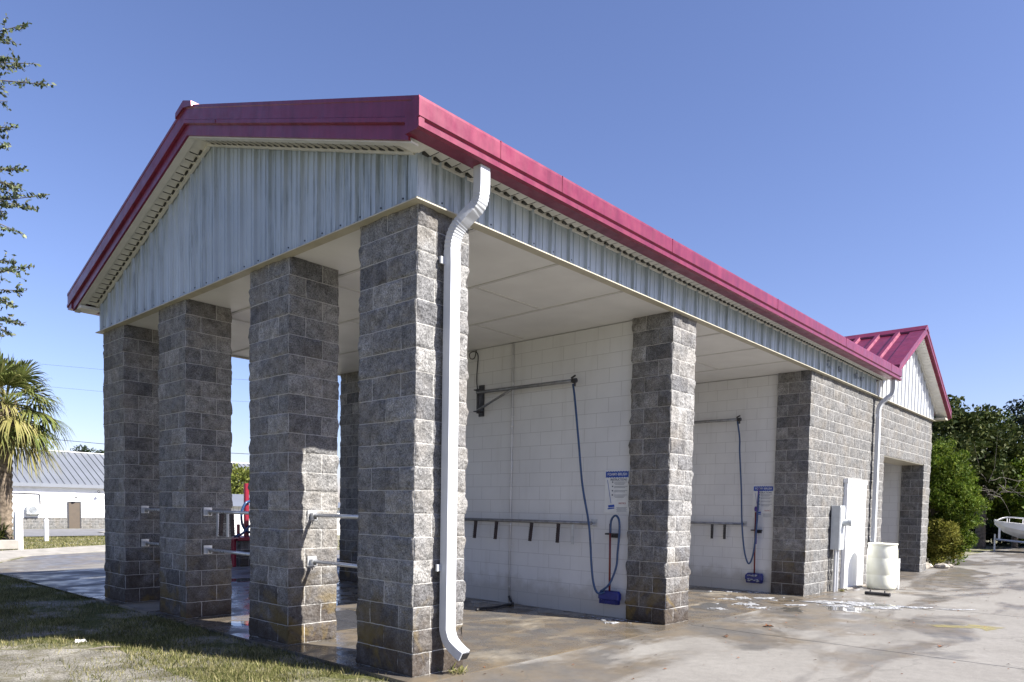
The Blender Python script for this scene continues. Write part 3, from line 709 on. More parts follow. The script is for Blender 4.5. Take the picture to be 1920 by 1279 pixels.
def clamp(parent, loc, mat, kind=0, tilt=0.0, rz=0.0):
    o = MB()
    if kind == 0:      # spring clamp with two toothed jaws
        o.obox((0, 0.012, -0.15), (0.018, 0, 0), (0, 0.005, 0), (0, 0, 0.135)); o.obox((0, -0.014, -0.17), (0.018, 0, 0), (0, 0.005, 0), (0, 0, 0.12))
        for k in range(7): o.obox((0, 0.0, -0.09 - k * 0.032), (0.022, 0, 0), (0, 0.018, 0), (0, 0, 0.007))
        o.obox((0, 0, -0.035), (0.02, 0, 0), (0, 0.02, 0), (0, 0, 0.022))
    else:
        o.obox((0, 0, -0.15), (0.006, 0, 0), (0, 0.021, 0), (0, 0, 0.15)); o.tube([(-0.012, 0, -0.025), (0.012, 0, -0.025)], 0.008, 8); o.tube([(-0.012, 0, -0.275), (0.012, 0, -0.275)], 0.008, 8)
    c = o.build('clamp', mat, parent); c.location = loc; c.rotation_euler = (tilt, 0, rz); return c
mid = [o for o in COL.objects if o.name.startswith('guard_rail') and 'upper' in o['label'] and 'middle' in o['label']][0]
for y, k, t in ((-0.285, 1, 0), (-0.40, 0, 0.12), (-0.555, 1, 0), (-0.66, 0, -0.1)):
    clamp(mid, (0.0, y, -0.01), M['alu'] if k else M['clip'], k, t)

# ------------------------------------------------------------------ mat rail, boom, brush and sign in each bay
def mat_rail(x, y0, y1, z, clips, label, dark=False):
    e = empty('mat_rail', (x, (y0 + y1) / 2, z)); tag(e, label, 'rail', 'mat rails on the white bay walls'); yo = (y0 + y1) / 2
    MB().tube([(-0.11, y0 - yo - 0.03, 0), (-0.11, y1 - yo, 0)], 0.024, 12).build('tube', M['armsteel'], e, smooth=True)
    for yy in (y0 - yo, y1 - yo):
        mb = MB(); mb.obox((-0.006, yy, 0), (0.005, 0, 0), (0, 0.05, 0), (0, 0, 0.055)); mb.obox((-0.07, yy, -0.02), (0.065, 0, 0), (0, 0.012, 0), (0, 0, 0.012)); mb.build('bracket', M['alu'], e)
    for (y, k, t) in clips: clamp(e, (-0.11, y - yo, -0.01), M['alu'] if k == 1 else (M['darksteel'] if dark else M['clip']), k, t, 0)
    return e
mat_rail(4.33, 1.21, 6.4, 1.30, [(3.47, 0, 0.10), (3.008, 0, 0.10), (2.281, 0, 0.12), (1.77, 0, 0.06), (1.507, 1, 0), (5.2, 0, 0.1)], 'long steel mat rail with rusty clamps on the white wall of the near bay')
mat_rail(9.20, 1.19, 6.4, 1.27, [(1.80, 0, 0.0), (1.54, 0, 0.0), (3.2, 0, 0.0)], 'steel mat rail with dark clamps on the white wall of the far bay', True)
def hose(pts, r, mat, name, parent, base):
    return MB().tube([Vector(p) - Vector(base) for p in pts], r, 9, 6).build(name, mat, parent, smooth=True)
def boom(x, yb, yt, z, label, hosepts, hmat, supply):
    b = Vector((x, yb, z)); e = empty('wash_boom', b); tag(e, label, 'boom', 'ceiling booms carrying the wash hoses')
    mb = MB(); mb.obox((-0.012, 0, -0.12), (0.01, 0, 0), (0, 0.055, 0), (0, 0, 0.25)); mb.obox((-0.08, 0, 0.04), (0.07, 0, 0), (0, 0.045, 0), (0, 0, 0.008)); mb.obox((-0.08, 0, -0.30), (0.07, 0, 0), (0, 0.045, 0), (0, 0, 0.008)); mb.tube([(-0.10, 0, 0.06), (-0.10, 0, -0.33)], 0.02, 10); mb.build('wall_bracket', M['darksteel'], e)
    L = yt - yb
    MB().tube([(-0.12, 0, 0), (-0.15, L, -0.02)], 0.027, 12).build('arm', M['armsteel'], e, smooth=True)
    MB().tube([(-0.12, 0, -0.29), (-0.13, L * 0.38, -0.03)], 0.018, 10).build('brace', M['armsteel'], e, smooth=True)
    mb = MB(); mb.tube([(-0.15, L + 0.02, -0.02), (-0.15, L - 0.05, -0.02)], 0.034, 12); mb.tube([(-0.15, L + 0.04, 0.02), (-0.15, L - 0.03, 0.05)], 0.014, 8); mb.tube([(-0.15, L - 0.02, -0.02), (-0.15, L - 0.02, -0.1)], 0.018, 8); mb.build('swivel', M['darksteel'], e)
    hose(hosepts, 0.0155, hmat, 'hose', e, b)
    if supply: hose(supply, 0.008, M['black'], 'supply_line', e, b)
    return e
h1 = [(4.18, 1.53, 3.26), (4.15, 1.47, 3.06), (4.12, 1.361, 2.425), (4.12, 1.279, 1.828), (4.12, 1.165, 1.346), (4.12, 1.119, 1.014), (4.12, 1.093, 0.719), (4.12, 1.049, 0.463), (4.13, 0.983, 0.343), (4.18, 0.90, 0.36)]
boom(4.33, 3.48, 1.52, 3.33, 'steel swing boom with long hose on the white wall of the near bay', h1, M['hose_blue'],
     [(4.3, 3.55, 3.36), (4.31, 3.59, 3.53), (4.31, 3.585, 3.7), (4.31, 3.57, 3.95), (4.28, 3.63, 4.01), (4.25, 3.70, 3.98), (4.25, 3.68, 3.90), (4.26, 3.60, 3.90), (4.28, 3.58, 4.02)])
h2 = [(9.05, 1.33, 3.22), (9.04, 1.27, 2.9), (9.0, 1.24, 2.606), (9.0, 1.184, 1.903), (9.0, 1.155, 1.35), (9.0, 1.121, 0.998), (9.0, 1.069, 0.698), (9.0, 0.99, 0.532), (9.02, 0.923, 0.707), (9.04, 0.89, 1.107), (9.08, 0.885, 1.505), (9.1, 0.885, 1.83)]
boom(9.20, 3.3, 1.31, 3.27, 'dark swing boom with long hose on the white wall of the far bay', h2, M['hose_blue'], None)
def wash_brush(x, y, label, ztop, zb, loop, lmat, foamy):
    b = Vector((x, y, zb)); e = empty('wash_brush', b); tag(e, label, 'brush', 'foam brushes hanging on the bay walls')
    hd = MB()
    prof = [(-0.045, 0.0), (0.035, -0.01), (0.05, 0.03), (0.045, 0.10), (0.01, 0.125), (-0.04, 0.11)]
    hd.rings([[(px * s_, yy, pz * s_) for px, pz in prof] for yy, s_ in ((-0.17, 0.75), (-0.15, 1.0), (0.13, 1.0), (0.17, 0.7))]); H_ = hd.build('brush_head', M['brush_blue'], e, bevel=0.008)
    br = MB()
    for i in range(34):
        for j in range(5):
            yy = -0.155 + i * 0.009 + random.uniform(-.003, .003); xx = -0.035 + j * 0.016
            br.obox((xx + random.uniform(-.004, .004), yy, -0.03), (0.002, 0, 0), (0, 0.003, 0), (random.uniform(-.006, .006), random.uniform(-.008, .008), 0.034))
    br.build('bristles', M['brush_blue'], H_)
    MB().tube([(0, 0, 0.11), (0.0, 0.015, ztop - zb)], 0.0145, 10).build('handle', M['redtube'], e, smooth=True)
    mb = MB(); mb.obox((0.035, 0.0, 1.16 - zb), (0.035, 0, 0), (0, 0.10, 0), (0, 0, 0.012)); mb.obox((0.045, -0.04, 1.14 - zb), (0.02, 0, 0), (0, 0.05, 0), (0, 0, 0.03)); mb.build('hook', M['black'], e)
    if loop: hose(loop, 0.015, lmat, 'hose', e, b)
    if foamy:
        fm = MB()
        for k in range(16):
            fm.lathe((-0.05 + random.uniform(-.01, .01), random.uniform(-0.12, 0.12), random.choice([0.085, 0.08, 0.0, -0.02]) + random.uniform(-.01, .01)), [(0.001, -0.014), (0.02, -0.01), (0.03, 0), (0.02, 0.01), (0.001, 0.014)], 8)
        fm.build('foam_blob', M['foam'], H_, smooth=True)
    return e
lp = [(4.2, 0.845, 1.172), (4.2, 0.84, 1.33), (4.2, 0.80, 1.40), (4.2, 0.75, 1.41), (4.2, 0.707, 1.34), (4.2, 0.70, 1.176), (4.2, 0.72, 0.922), (4.2, 0.732, 0.739), (4.18, 0.786, 0.55), (4.16, 0.85, 0.44), (4.15, 0.95, 0.37)]
wash_brush(4.22, 0.85, 'dark blue foam brush with red handle and looped hose hanging in the near bay', 1.30, 0.26, lp, M['hose_blue'], False)
lp2 = [(9.1, 0.885, 1.95), (9.1, 0.90, 1.7), (9.1, 0.905, 1.5), (9.1, 0.91, 1.2), (9.1, 0.91, 0.9)]
wash_brush(9.12, 0.93, 'foam brush with soapy blue head and violet hose hanging in the far bay', 1.50, 0.23, lp2, M['hose_purple'], True)
MB().tube([(0, -0.03, 1.33), (0, 0.02, 1.33)], 0.05, 10).build('grip', M['hose_purple'], [o for o in COL.objects if o.name.startswith('wash_brush')][1])

def sign(x, yc, zc, hw, hh, label):
    e = empty('instruction_sign', (x, yc, zc)); tag(e, label, 'sign', 'printed instruction signs on the bay walls')
    MB().obox((-0.006, 0, 0), (0.005, 0, 0), (0, hw, 0), (0, 0, hh)).build('board', M['sign'], e, bevel=0.002)
    # header with a jagged foam edge; +y is the reader's left
    n = 18; top = []; bot = []
    for i in range(n + 1):
        yy = hw * 0.93 - i * (hw * 1.83) / n
        top.append((-0.0125, yy, hh * 0.96 - (0.010 if i % 2 else 0.0))); bot.append((-0.0125, yy, hh * 0.64 + (0.010 if i % 2 else 0.0)))
    MB().add(top + bot, [(i, i + 1, n + 2 + i, n + 1 + i) for i in range(n)]).build('header', M['signblue'], e)
    rot = (R(90), 0, R(-90))
    text('FOAMY-BRUSH', 0.052, (-0.0145, 0, hh * 0.80), rot, M['sign'], 'header_text', e, xs=0.92)
    text('INSTRUCTIONS', 0.045, (-0.0125, -hw * 0.12, hh * 0.55), rot, M['signink'], 'title_text', e, xs=0.85)
    ln = MB(); 
    for k in range(4):
        z = hh * (0.44 - 0.2 * k); ln.obox((-0.0125, hw * 0.36, z), (0.0008, 0, 0), (0, 0.010, 0), (0, 0, 0.009))
        for q in range(3 if k in (0, 3) else 2): ln.obox((-0.0125, -hw * 0.30 + (0.02 if q else 0), z - 0.016 * q), (0.0006, 0, 0), (0, hw * (0.52 - 0.08 * q), 0), (0, 0, 0.0022))
    for q in range(5): ln.obox((-0.0125, -hw * 0.4, -hh * (0.74 + 0.05 * q)), (0.0006, 0, 0), (0, hw * (0.42 - 0.05 * (q % 2)), 0), (0, 0, 0.0018))
    ln.build('small_print', M['signink'], e)
    text('NOTICE', 0.032, (-0.0125, -hw * 0.45, -hh * 0.55), rot, M['signred'], 'notice_text', e)
    pic = MB(); pic.tube([(-0.014, hw * 0.78, hh * 0.55), (-0.014, hw * 0.45, -hh * 0.55)], 0.003, 6); pic.obox((-0.014, hw * 0.42, -hh * 0.68), (0.001, 0, 0), (0, 0.05, -0.006), (0, 0.004, 0.016)); pic.obox((-0.014, hw * 0.44, -hh * 0.79), (0.0008, 0, 0), (0, 0.055, -0.006), (0, 0, 0.008))
    pic.build('brush_picture', M['signblue'], e)
    return e
sign(4.33, 0.835, 1.745, 0.205, 0.295, 'white instruction sign with blue header above the brush in the near bay')
sign(9.20, 0.835, 1.70, 0.205, 0.305, 'white instruction sign with blue header behind the soapy brush in the far bay')

# conduit pipe on the near bay wall
CO = empty('wall_conduit', (4.31, 2.80, 0)); tag(CO, 'thin white painted pipe running from floor to ceiling on the near bay wall', 'pipe')
mb = MB(); mb.tube([(0, 0, 0.02), (0, 0, H - 0.02)], 0.014, 10)
for z in (0.25, 1.22, 2.1, 2.75, 3.4): mb.tube([(0, 0, z), (0, 0, z + 0.03)], 0.022, 10)
mb.build('pipe_body', M['painted'], CO, smooth=True)
mb = MB()
for z in (0.9, 1.9, 2.9): mb.box(-0.004, 0.02, -0.03, 0.03, z, z + 0.02)
mb.each('strap', M['painted'], CO)
BHO = MB().tube([(3.31, 2.52, 0.02), (3.5, 2.56, 0.02), (3.75, 2.54, 0.02), (4.0, 2.60, 0.02), (4.2, 2.62, 0.02), (4.28, 2.72, 0.03), (4.28, 2.78, 0.12)], 0.018, 8, 5).build('black_hose', M['black'], smooth=True)
tag(BHO, 'short black hose lying on the bay floor at the foot of the thin wall pipe', 'hose')
# floor drain
DG = empty('floor_drain', (1.35, 3.1, 0.0)); tag(DG, 'flat metal drain grate in the floor of the near bay', 'drain')
mb = MB()
for k in range(22): mb.box(-0.60, 0.60, -0.66 + k * 0.06, -0.66 + k * 0.06 + 0.022, 0.004, 0.018)
for x in (-0.61, 0.0, 0.6): mb.box(x - 0.012, x + 0.012, -0.67, 0.65, 0.003, 0.0165)
mb.build('grate', M['darksteel'], DG)
MB().box(-0.6, 0.6, -0.66, 0.64, 0.001, 0.0025).build('pit', M['black'], DG)

# ------------------------------------------------------------------ ground
def sheet(name, x0, x1, y0, y1, off, mat, nx, ny, kind='structure'):
    xs = np.linspace(x0, x1, nx + 1); ys = np.linspace(y0, y1, ny + 1)
    vs = [(float(x), float(y), gz(x, y) + off) for y in ys for x in xs]
    fs = [(j * (nx + 1) + i, j * (nx + 1) + i + 1, (j + 1) * (nx + 1) + i + 1, (j + 1) * (nx + 1) + i) for j in range(ny) for i in range(nx)]
    o = MB().add(vs, fs).build(name, mat, smooth=True); tag(o, kind=kind); return o
def poly(name, pts, off, mat, kind='structure', thick=0.0):
    n = len(pts); vs = [(x, y, gz(x, y) + off) for x, y in pts]; fs = [tuple(range(n))]
    if thick: vs += [(x, y, gz(x, y) + off - thick) for x, y in pts]; fs += [((i + 1) % n, i, n + i, n + (i + 1) % n) for i in range(n)]
    o = MB().add(vs, fs).build(name, mat); tag(o, kind=kind); return o
gy = [-400, -60, -20, -8, 0, 8, 16, 24] + [26 + 2 * k for k in range(13)] + [60, 90, 200, 600]
gx = [-400, -60, -20, 0, 20, 60, 120, 600]
vs = [(x, y, gz(x, y) - 0.035) for y in gy for x in gx]; nx_ = len(gx)
o = MB().add(vs, [(j * nx_ + i, j * nx_ + i + 1, (j + 1) * nx_ + i + 1, (j + 1) * nx_ + i) for j in range(len(gy) - 1) for i in range(nx_ - 1)]).build('ground', M['ground']); tag(o, kind='structure')
poly('bay_floor', [(-0.13, -0.2), (12.8, -0.2), (12.8, 7.5), (-0.13, 7.5)], 0.0, M['floor'], thick=0.12)
poly('driveway', [(-0.13, -0.212), (-0.13, -14), (60, -14), (60, 1.6), (18.1, 0.6), (18.1, -0.06), (12.81, -0.06), (12.81, -0.212)], -0.004, M['drive'], thick=0.1)
poly('wing_floor', [(12.82, -0.055), (18.08, -0.055), (18.08, 8.5), (12.82, 8.5)], -0.003, M['drive'])
poly('rear_driveway', [(-0.16, 7.512), (12.8, 7.512), (12.8, 8.6), (30, 8.6), (30, 34), (14, 25.5), (8, 21.5), (4.4, 19.0), (1.6, 17.6), (0.3, 15.2), (-0.2, 13.0)], -0.004, M['drive'])
kr = [(-0.45, 12.6), (0.1, 15.3), (1.45, 17.75), (4.3, 19.2), (7.9, 21.7), (13.9, 25.7)]
kb = [(-1.2, 12.4), (-0.7, 15.9), (0.95, 18.5), (4.0, 20.1), (7.6, 22.6), (13.6, 26.6)]
mb = MB()
for (a, b), (c, d) in zip(zip(kr[:-1], kr[1:]), zip(kb[:-1], kb[1:])):
    mb.add([(a[0], a[1], 0.0), (b[0], b[1], 0.0), (d[0], d[1], 0.10), (c[0], c[1], 0.10), (a[0], a[1], -0.1), (b[0], b[1], -0.1), (d[0], d[1], -0.1), (c[0], c[1], -0.1)], [(0, 1, 2, 3), (0, 4, 5, 1), (2, 6, 7, 3)])
o = mb.build('kerb', M['kerb']); tag(o, kind='structure')
sheet('parking_lot', -30, 60, 30, 53, 0.02, M['asphalt'], 2, 12)
dp = [(-6, 4.2), (-2.15, 3.85), (-1.55, 3.4), (-1.25, 2.6), (-1.35, 1.7), (-1.3, 0.9), (-1.35, 0.0), (-1.6, -1.2), (-2.5, -3), (-3.3, -6), (-9, -6)]
poly('dirt_path', dp, -0.029, M['sand'])
pk = MB()
for (xa, ya, xb, yb) in ((9.9, 37.5, 9.0, 34.2), (13.2, 41.0, 11.5, 36.0), (16.5, 42, 15, 37)):
    a = Vector((xa, ya, gz(xa, ya) + 0.03)); b = Vector((xb, yb, gz(xb, yb) + 0.03)); pk.add([a - Vector((.07, 0, 0)), a + Vector((.07, 0, 0)), b + Vector((.07, 0, 0)), b - Vector((.07, 0, 0))], [(0, 3, 2, 1)])
o = pk.build('parking_marking', M['roadwhite']); tag(o, kind='structure')
poly('far_pavement', [(11.6, 42.0), (26, 49), (26, 52.8), (12.5, 46)], 0.05, M['kerb'])
# joints cut in the concrete and yellow arrow
jt = MB()
for x in (4.57, 9.1): jt.box(x - 0.006, x + 0.006, -13, -0.215, -0.0038, -0.0025)
for y in (-4.6, -9): jt.box(0, 40, y - 0.006, y + 0.006, -0.0038, -0.0022)
o = jt.build('slab_joint', M['darksteel']); tag(o, kind='structure')
ar = MB(); A = lambda x, y: (x, y, -0.0005)
ar.add([A(6.95, -2.58), A(7.12, -2.40), A(7.42, -2.86), A(7.58, -2.72), A(7.62, -3.25), A(7.08, -3.12), A(7.26, -3.0)], [(0, 1, 2, 6), (6, 2, 3, 4), (6, 4, 5)])
o = ar.build('yellow_arrow', M['yellow']); tag(o, kind='structure')

# soap foam on the floor ---------------------------------------------------
fm = MB()
def blob(cx, cy, rx, ry, z=0.004, rot=0.0, n=26, seed=0):
    pts = []; c, s = math.cos(rot), math.sin(rot)
    for k in range(n):
        a = 2 * math.pi * k / n; q = 0.62 + 0.55 * noise.noise(Vector((math.cos(a) * 1.6 + seed * 7.3, math.sin(a) * 1.6, seed))) + 0.25 * noise.noise(Vector((math.cos(a) * 5 + seed, math.sin(a) * 5, seed * 2.0)))
        x = rx * q * math.cos(a); y = ry * q * math.sin(a); pts.append((cx + c * x - s * y, cy + s * x + c * y, z))
    b = [(x, y, z + 0.006) for x, y, _ in [((p[0] - cx) * .85 + cx, (p[1] - cy) * .85 + cy, 0) for p in pts]]
    fm.rings([pts, b])
FR = -0.835
sp = [(4.12, 0.82, .20, .10), (4.20, 0.64, .16, .07), (3.9, 0.58, .16, .05), (9.05, 0.85, .42, .22), (8.8, 1.2, .3, .12), (7.95, 0.62, .26, .12), (7.2, 0.2, .32, .14), (6.9, -0.1, .28, .08), (6.3, 0.25, .18, .07), (8.25, 0.35, .35, .10),
      (8.55, -0.62, .55, .16), (8.75, -1.05, .5, .2), (8.55, -1.5, .42, .12), (8.2, -0.9, .4, .10), (8.95, -1.75, .6, .07), (9.25, -2.4, .5, .02), (7.7, -0.35, .3, .05), (7.6, 0.75, .2, .06)]
fr = random.Random(3)
for i, (a, b, c, d) in enumerate(sp):
    blob(a, b, c * .85, d * 1.9, rot=FR + fr.uniform(-.1, .1), n=40, seed=i + 1)
    for q in range(4):
        t = fr.uniform(-1.6, 1.6) * c; u_ = fr.gauss(0, 1.0) * d * 1.6; blob(a + t * math.cos(FR) - u_ * math.sin(FR), b + t * math.sin(FR) + u_ * math.cos(FR), c * fr.uniform(.06, .22), d * fr.uniform(.1, .3), rot=FR, n=14, seed=i * 9 + q)
o = fm.build('soap_foam', M['foam'], smooth=True); tag(o, 'white soap foam scattered over the wet floor of the far bay', 'foam', kind='stuff')
def m_puddle():
    a = NT('thin_water_film'); a.set(color=(0.10, 0.095, 0.085), rough=0.04, spec=0.6); return a.m
M['puddle'] = m_puddle()
fm = MB()
for i, (a, b, c, d, e_) in enumerate([(8.0, -1.1, .5, .7, -.6), (7.2, -0.55, .5, .28, .3), (8.9, -1.5, .3, .9, .1), (6.5, 0.5, .7, .4, .3), (2.0, 4.6, .7, .5, .2), (0.3, 3.7, .25, .35, 0), (5.2, 0.3, .3, .12, .5), (8.4, 1.6, .3, .5, .1), (2.5, 8.6, 1.4, .6, .1), (4.4, 9.6, .8, .5, .3), (1.2, 10.6, .9, .35, .1), (3.4, 6.9, .8, .4, 0)]):
    blob(a, b, c, d, z=0.0012 if b > -0.2 and b < 7.4 else -0.0025, rot=e_, seed=i + 31)
o = fm.build('puddle', M['puddle']); tag(o, kind='structure')
for v in o.data.vertices: v.co.z = min(v.co.z, 0.0028 if (-.2 < v.co.y < 7.5) else 0.0)

# small litter
db = MB(); dr_ = random.Random(8)
for k in range(420):
    x = dr_.uniform(0.2, 18); y = -abs(dr_.gauss(0, 2.2)) - .1; r = dr_.uniform(.006, .02); a = dr_.uniform(0, 6.28); z = 0.004
    db.add([(x + r * math.cos(a), y + r * math.sin(a), z), (x - r * .5 * math.sin(a), y + r * .5 * math.cos(a), z + r * .4), (x - r * math.cos(a), y - r * math.sin(a), z), (x + r * .5 * math.sin(a), y - r * .5 * math.cos(a), z)], [(0, 1, 2, 3)])
o = db.build('leaf_debris', M['leafbrown']); tag(o, 'tiny dark leaf and bark fragments scattered over the driveway concrete', 'debris', kind='stuff')
def leaf_obj(x, y, s, rz, label):
    mb = MB(); pts = [(0, -1), (.45, -.5), (.3, -.1), (.75, .25), (.25, .35), (0, 1), (-.3, .3), (-.7, .2), (-.3, -.15), (-.5, -.55)]
    c, q = math.cos(rz), math.sin(rz); ring = [(s * (c * a - q * b), s * (q * a + c * b), 0.004 + s * 0.55 * abs(a)) for a, b in pts]
    mb.add([(0, 0, 0.008)] + ring, [(0, i + 1, (i + 1) % 10 + 1) for i in range(10)]); mb.add([(p[0], p[1], p[2] - 0.003) for p in [(0, 0, 0.008)] + ring], [(0, (i + 1) % 10 + 1, i + 1) for i in range(10)])
    o = mb.build('dry_leaf', M['leafbrown']); o.location = (x, y, 0); tag(o, label, 'leaf', 'dry leaves on the driveway')
leaf_obj(5.20, -0.984, 0.075, 0.6, 'largest curled brown leaf lying on the wet concrete beside the middle pillar')
leaf_obj(5.3, -2.95, 0.05, 1.4, 'small brown leaf on the concrete farthest to the right of the picture')
leaf_obj(4.05, -0.95, 0.045, 2.4, 'small brown leaf on the concrete nearest the foot of the middle pillar')
mb = MB(); mb.rings([[(-0.09, -0.05, 0.0), (0.08, -0.06, 0.0), (0.10, 0.04, 0.0), (-0.06, 0.05, 0.0)], [(-0.08, -0.03, 0.03), (0.05, -0.05, 0.05), (0.08, 0.03, 0.02), (-0.05, 0.04, 0.045)]]); o = mb.build('paper_scrap', M['rag']); o.scale = (0.7, 0.7, 0.6); o.location = (-1.42, 3.82, -0.03); tag(o, 'crumpled white paper scrap lying in the shaded grass', 'litter')
o = MB().tube([(-0.13, 0.05, 0), (0.0, 0, 0.012), (0.14, -0.03, 0)], [0.006, 0.009, 0.004], 6).build('dry_stick', M['twig']); o.location = (-1.38, 3.22, -0.02); tag(o, 'small pale stick lying in the grass beside the paper scrap', 'stick')
wt = MB()
for k in range(60):
    a = random.uniform(0, 6.28); L = random.uniform(0.03, 0.09); x = random.gauss(0.40, 0.06); y = random.gauss(-0.10, 0.04); d = Vector((math.cos(a) * L, math.sin(a) * L, L * random.uniform(.3, 1))); n = Vector((-d.y, d.x, 0)).normalized() * 0.007; p = Vector((x, y - .03, 0)); wt.add([p, p + d * .6 + n, p + d, p + d * .6 - n], [(0, 1, 2, 3)])
o = wt.build('weed', M['grassb']); tag(o, 'small green weed sprouting at the foot of the nearest pillar under the downspout', 'weed')
wt = MB()
for k in range(70):
    a = random.uniform(0, 6.28); L = random.uniform(0.02, 0.07); x = random.gauss(10.6, 0.035); y = random.gauss(-0.2, 0.025); d = Vector((math.cos(a) * L, math.sin(a) * L, L * random.uniform(.2, .8))); n = Vector((-d.y, d.x, 0)).normalized() * 0.007; p = Vector((x, y, 0)); wt.add([p, p + d * .6 + n, p + d, p + d * .6 - n], [(0, 1, 2, 3)])
o = wt.build('weed', M['grassb']); tag(o, 'low weed growing at the foot of the electrical conduits beside the door', 'weed')

# ------------------------------------------------------------------ grass
def nz2(x, y): return np.sin(x * 2.1 + 1.3 * np.sin(y * 1.7)) * np.cos(y * 2.6 + 1.1 * np.sin(x * 2.9)) + 0.5 * np.sin(x * 6.3 + y * 4.1) * np.cos(y * 7.7 - x * 3.3)
def grass(name, x, y, hmin, hmax, width, label):
    n = len(x); a = rng.uniform(0, 2 * np.pi, n); h = rng.uniform(hmin, hmax, n); lean = rng.uniform(0.1, 0.9, n) * h; b = a + rng.uniform(-1, 1, n)
    z = np.array([gz(0, yy) for yy in y]) - 0.036
    wx = np.cos(a) * width; wy = np.sin(a) * width
    v = np.empty((n, 4, 3))
    v[:, 0] = np.stack([x - wx, y - wy, z], 1); v[:, 1] = np.stack([x + wx, y + wy, z], 1)
    v[:, 2] = np.stack([x + wx * .5 + np.cos(b) * lean * .5, y + wy * .5 + np.sin(b) * lean * .5, z + h * .6], 1)
    v[:, 3] = np.stack([x + np.cos(b) * lean, y + np.sin(b) * lean, z + h], 1)
    o = qmesh(name, v, M['grassb']); tag(o, label, 'grass', kind='stuff'); return o
def qmesh(name, v, mat, parent=None):
    n = len(v); me = bpy.data.meshes.new(name); me.vertices.add(4 * n); me.vertices.foreach_set('co', v.reshape(-1).astype(np.float32))
    me.loops.add(4 * n); me.loops.foreach_set('vertex_index', np.arange(4 * n, dtype=np.int32)); me.polygons.add(n)
    me.polygons.foreach_set('loop_start', np.arange(0, 4 * n, 4, dtype=np.int32)); me.polygons.foreach_set('loop_total', np.full(n, 4, dtype=np.int32)); me.update(calc_edges=True)
    me.materials.append(mat); o = bpy.data.objects.new(name, me); link(o, parent); return o
N = 150000
x = rng.uniform(-3.2, -0.10, N); y = rng.uniform(-1.2, 13.5, N)
keep = (nz2(x, y) + rng.normal(0, 0.45, N) > -0.35)
insand = (y < 4.0) & (x < -1.30 + 0.25 * np.sin(y * 2.3) - 0.35 * np.clip((y - 2.6), 0, 2)); keep &= ~(insand & (rng.uniform(0, 1, N) > 0.30))
keep &= ~((np.sin(x * 1.3 + 2) * np.cos(y * 0.9 + 0.5) > 0.45) & (rng.uniform(0, 1, N) > 0.2))
grass('grass', x[keep], y[keep], 0.02, 0.065, 0.0042, 'short patchy lawn grass along the gable end of the car wash')
N = 90000
x = rng.uniform(-6, 22, N); y = rng.uniform(12.8, 33, N)
kbx = np.interp(x, [p[0] for p in kb], [p[1] for p in kb])
keep = (y > kbx + 0.02) & (y < 30.2) & ((x > -1.2) | (y > 12.8))
grass('grass', x[keep], y[keep], 0.03, 0.09, 0.012, 'strip of green grass behind the curved kerb')

# ------------------------------------------------------------------ foliage
def leaves(name, centers, rads, per, size, mat, parent, aspect=2.0, flat=0.0, up=0.3):
    C_ = np.repeat(np.array(centers, dtype=float), per, axis=0); r = np.repeat(np.array(rads, dtype=float), per); n = len(C_)
    d = rng.normal(0, 1, (n, 3)); d /= np.linalg.norm(d, axis=1, keepdims=True); rad = r * rng.uniform(0.25, 1.0, n) ** 0.5
    p = C_ + d * rad[:, None] * np.array([1, 1, 0.8]); return leafquads(name, p, size, mat, parent, aspect, up, d)
def leafquads(name, p, size, mat, parent, aspect=2.0, up=0.3, out=None):
    n = len(p); t = rng.normal(0, 1, (n, 3))
    if out is not None: t += out * 0.8
    t[:, 2] += up; t /= np.linalg.norm(t, axis=1, keepdims=True)
    q = rng.normal(0, 1, (n, 3)); b = np.cross(t, q); b /= np.linalg.norm(b, axis=1, keepdims=True)
    s = size * rng.uniform(0.6, 1.35, n)[:, None]; v = np.empty((n, 4, 3))
    v[:, 0] = p - t * s; v[:, 1] = p + b * s / aspect + t * s * .1; v[:, 2] = p + t * s; v[:, 3] = p - b * s / aspect + t * s * .1
    return qmesh(name, v, mat, parent)
def tree(name, label, cat, base, height, crown_c, crown_r, nclump, per, size, mat, trunk_r=0.2, group=None, clump_r=(0.35, 0.8), bark='bark', lean=(0, 0), aspect=1.8):
    e = empty(name, base); tag(e, label, cat, group); rs = random.Random(hash(label) % 1000 if False else sum(map(ord, label)))
    cc = Vector(crown_c) - Vector(base); cr_ = Vector(crown_r); cl = []; rr = []
    while len(cl) < nclump:
        d = Vector((rs.gauss(0, 1), rs.gauss(0, 1), rs.gauss(0, 1))).normalized(); k = rs.uniform(0.35, 1.0) ** 0.6
        wob = 1 + 0.35 * noise.noise(d * 1.7 + Vector(base))
        p = cc + Vector((d.x * cr_.x, d.y * cr_.y, d.z * cr_.z)) * k * wob
        if p.z < 0.12: continue
        cl.append(tuple(p)); rr.append(rs.uniform(*clump_r))
    t = MB(); top = cc + Vector((0, 0, cr_.z * 0.3)); t.tube([(0, 0, -0.1), (lean[0] * .4, lean[1] * .4, cc.z * .35), (cc.x * .7, cc.y * .7, cc.z * .7), tuple(top)], [trunk_r, trunk_r * .8, trunk_r * .55, trunk_r * .15], 8, 4)
    for k in range(min(14, nclump)):
        c = Vector(cl[k * (len(cl) // 14 or 1) % len(cl)]); s_ = Vector((cc.x * .6, cc.y * .6, cc.z * rs.uniform(.45, .85))); m = (s_ + c) / 2 + Vector((0, 0, 0.08 * c.length * .3))
        t.tube([s_, m, c], [trunk_r * .35, trunk_r * .2, trunk_r * .05], 6, 3)
    t.build('trunk', M[bark], e, smooth=True)
    leaves('crown', cl, rr, per, size, M[mat], e, aspect); return e
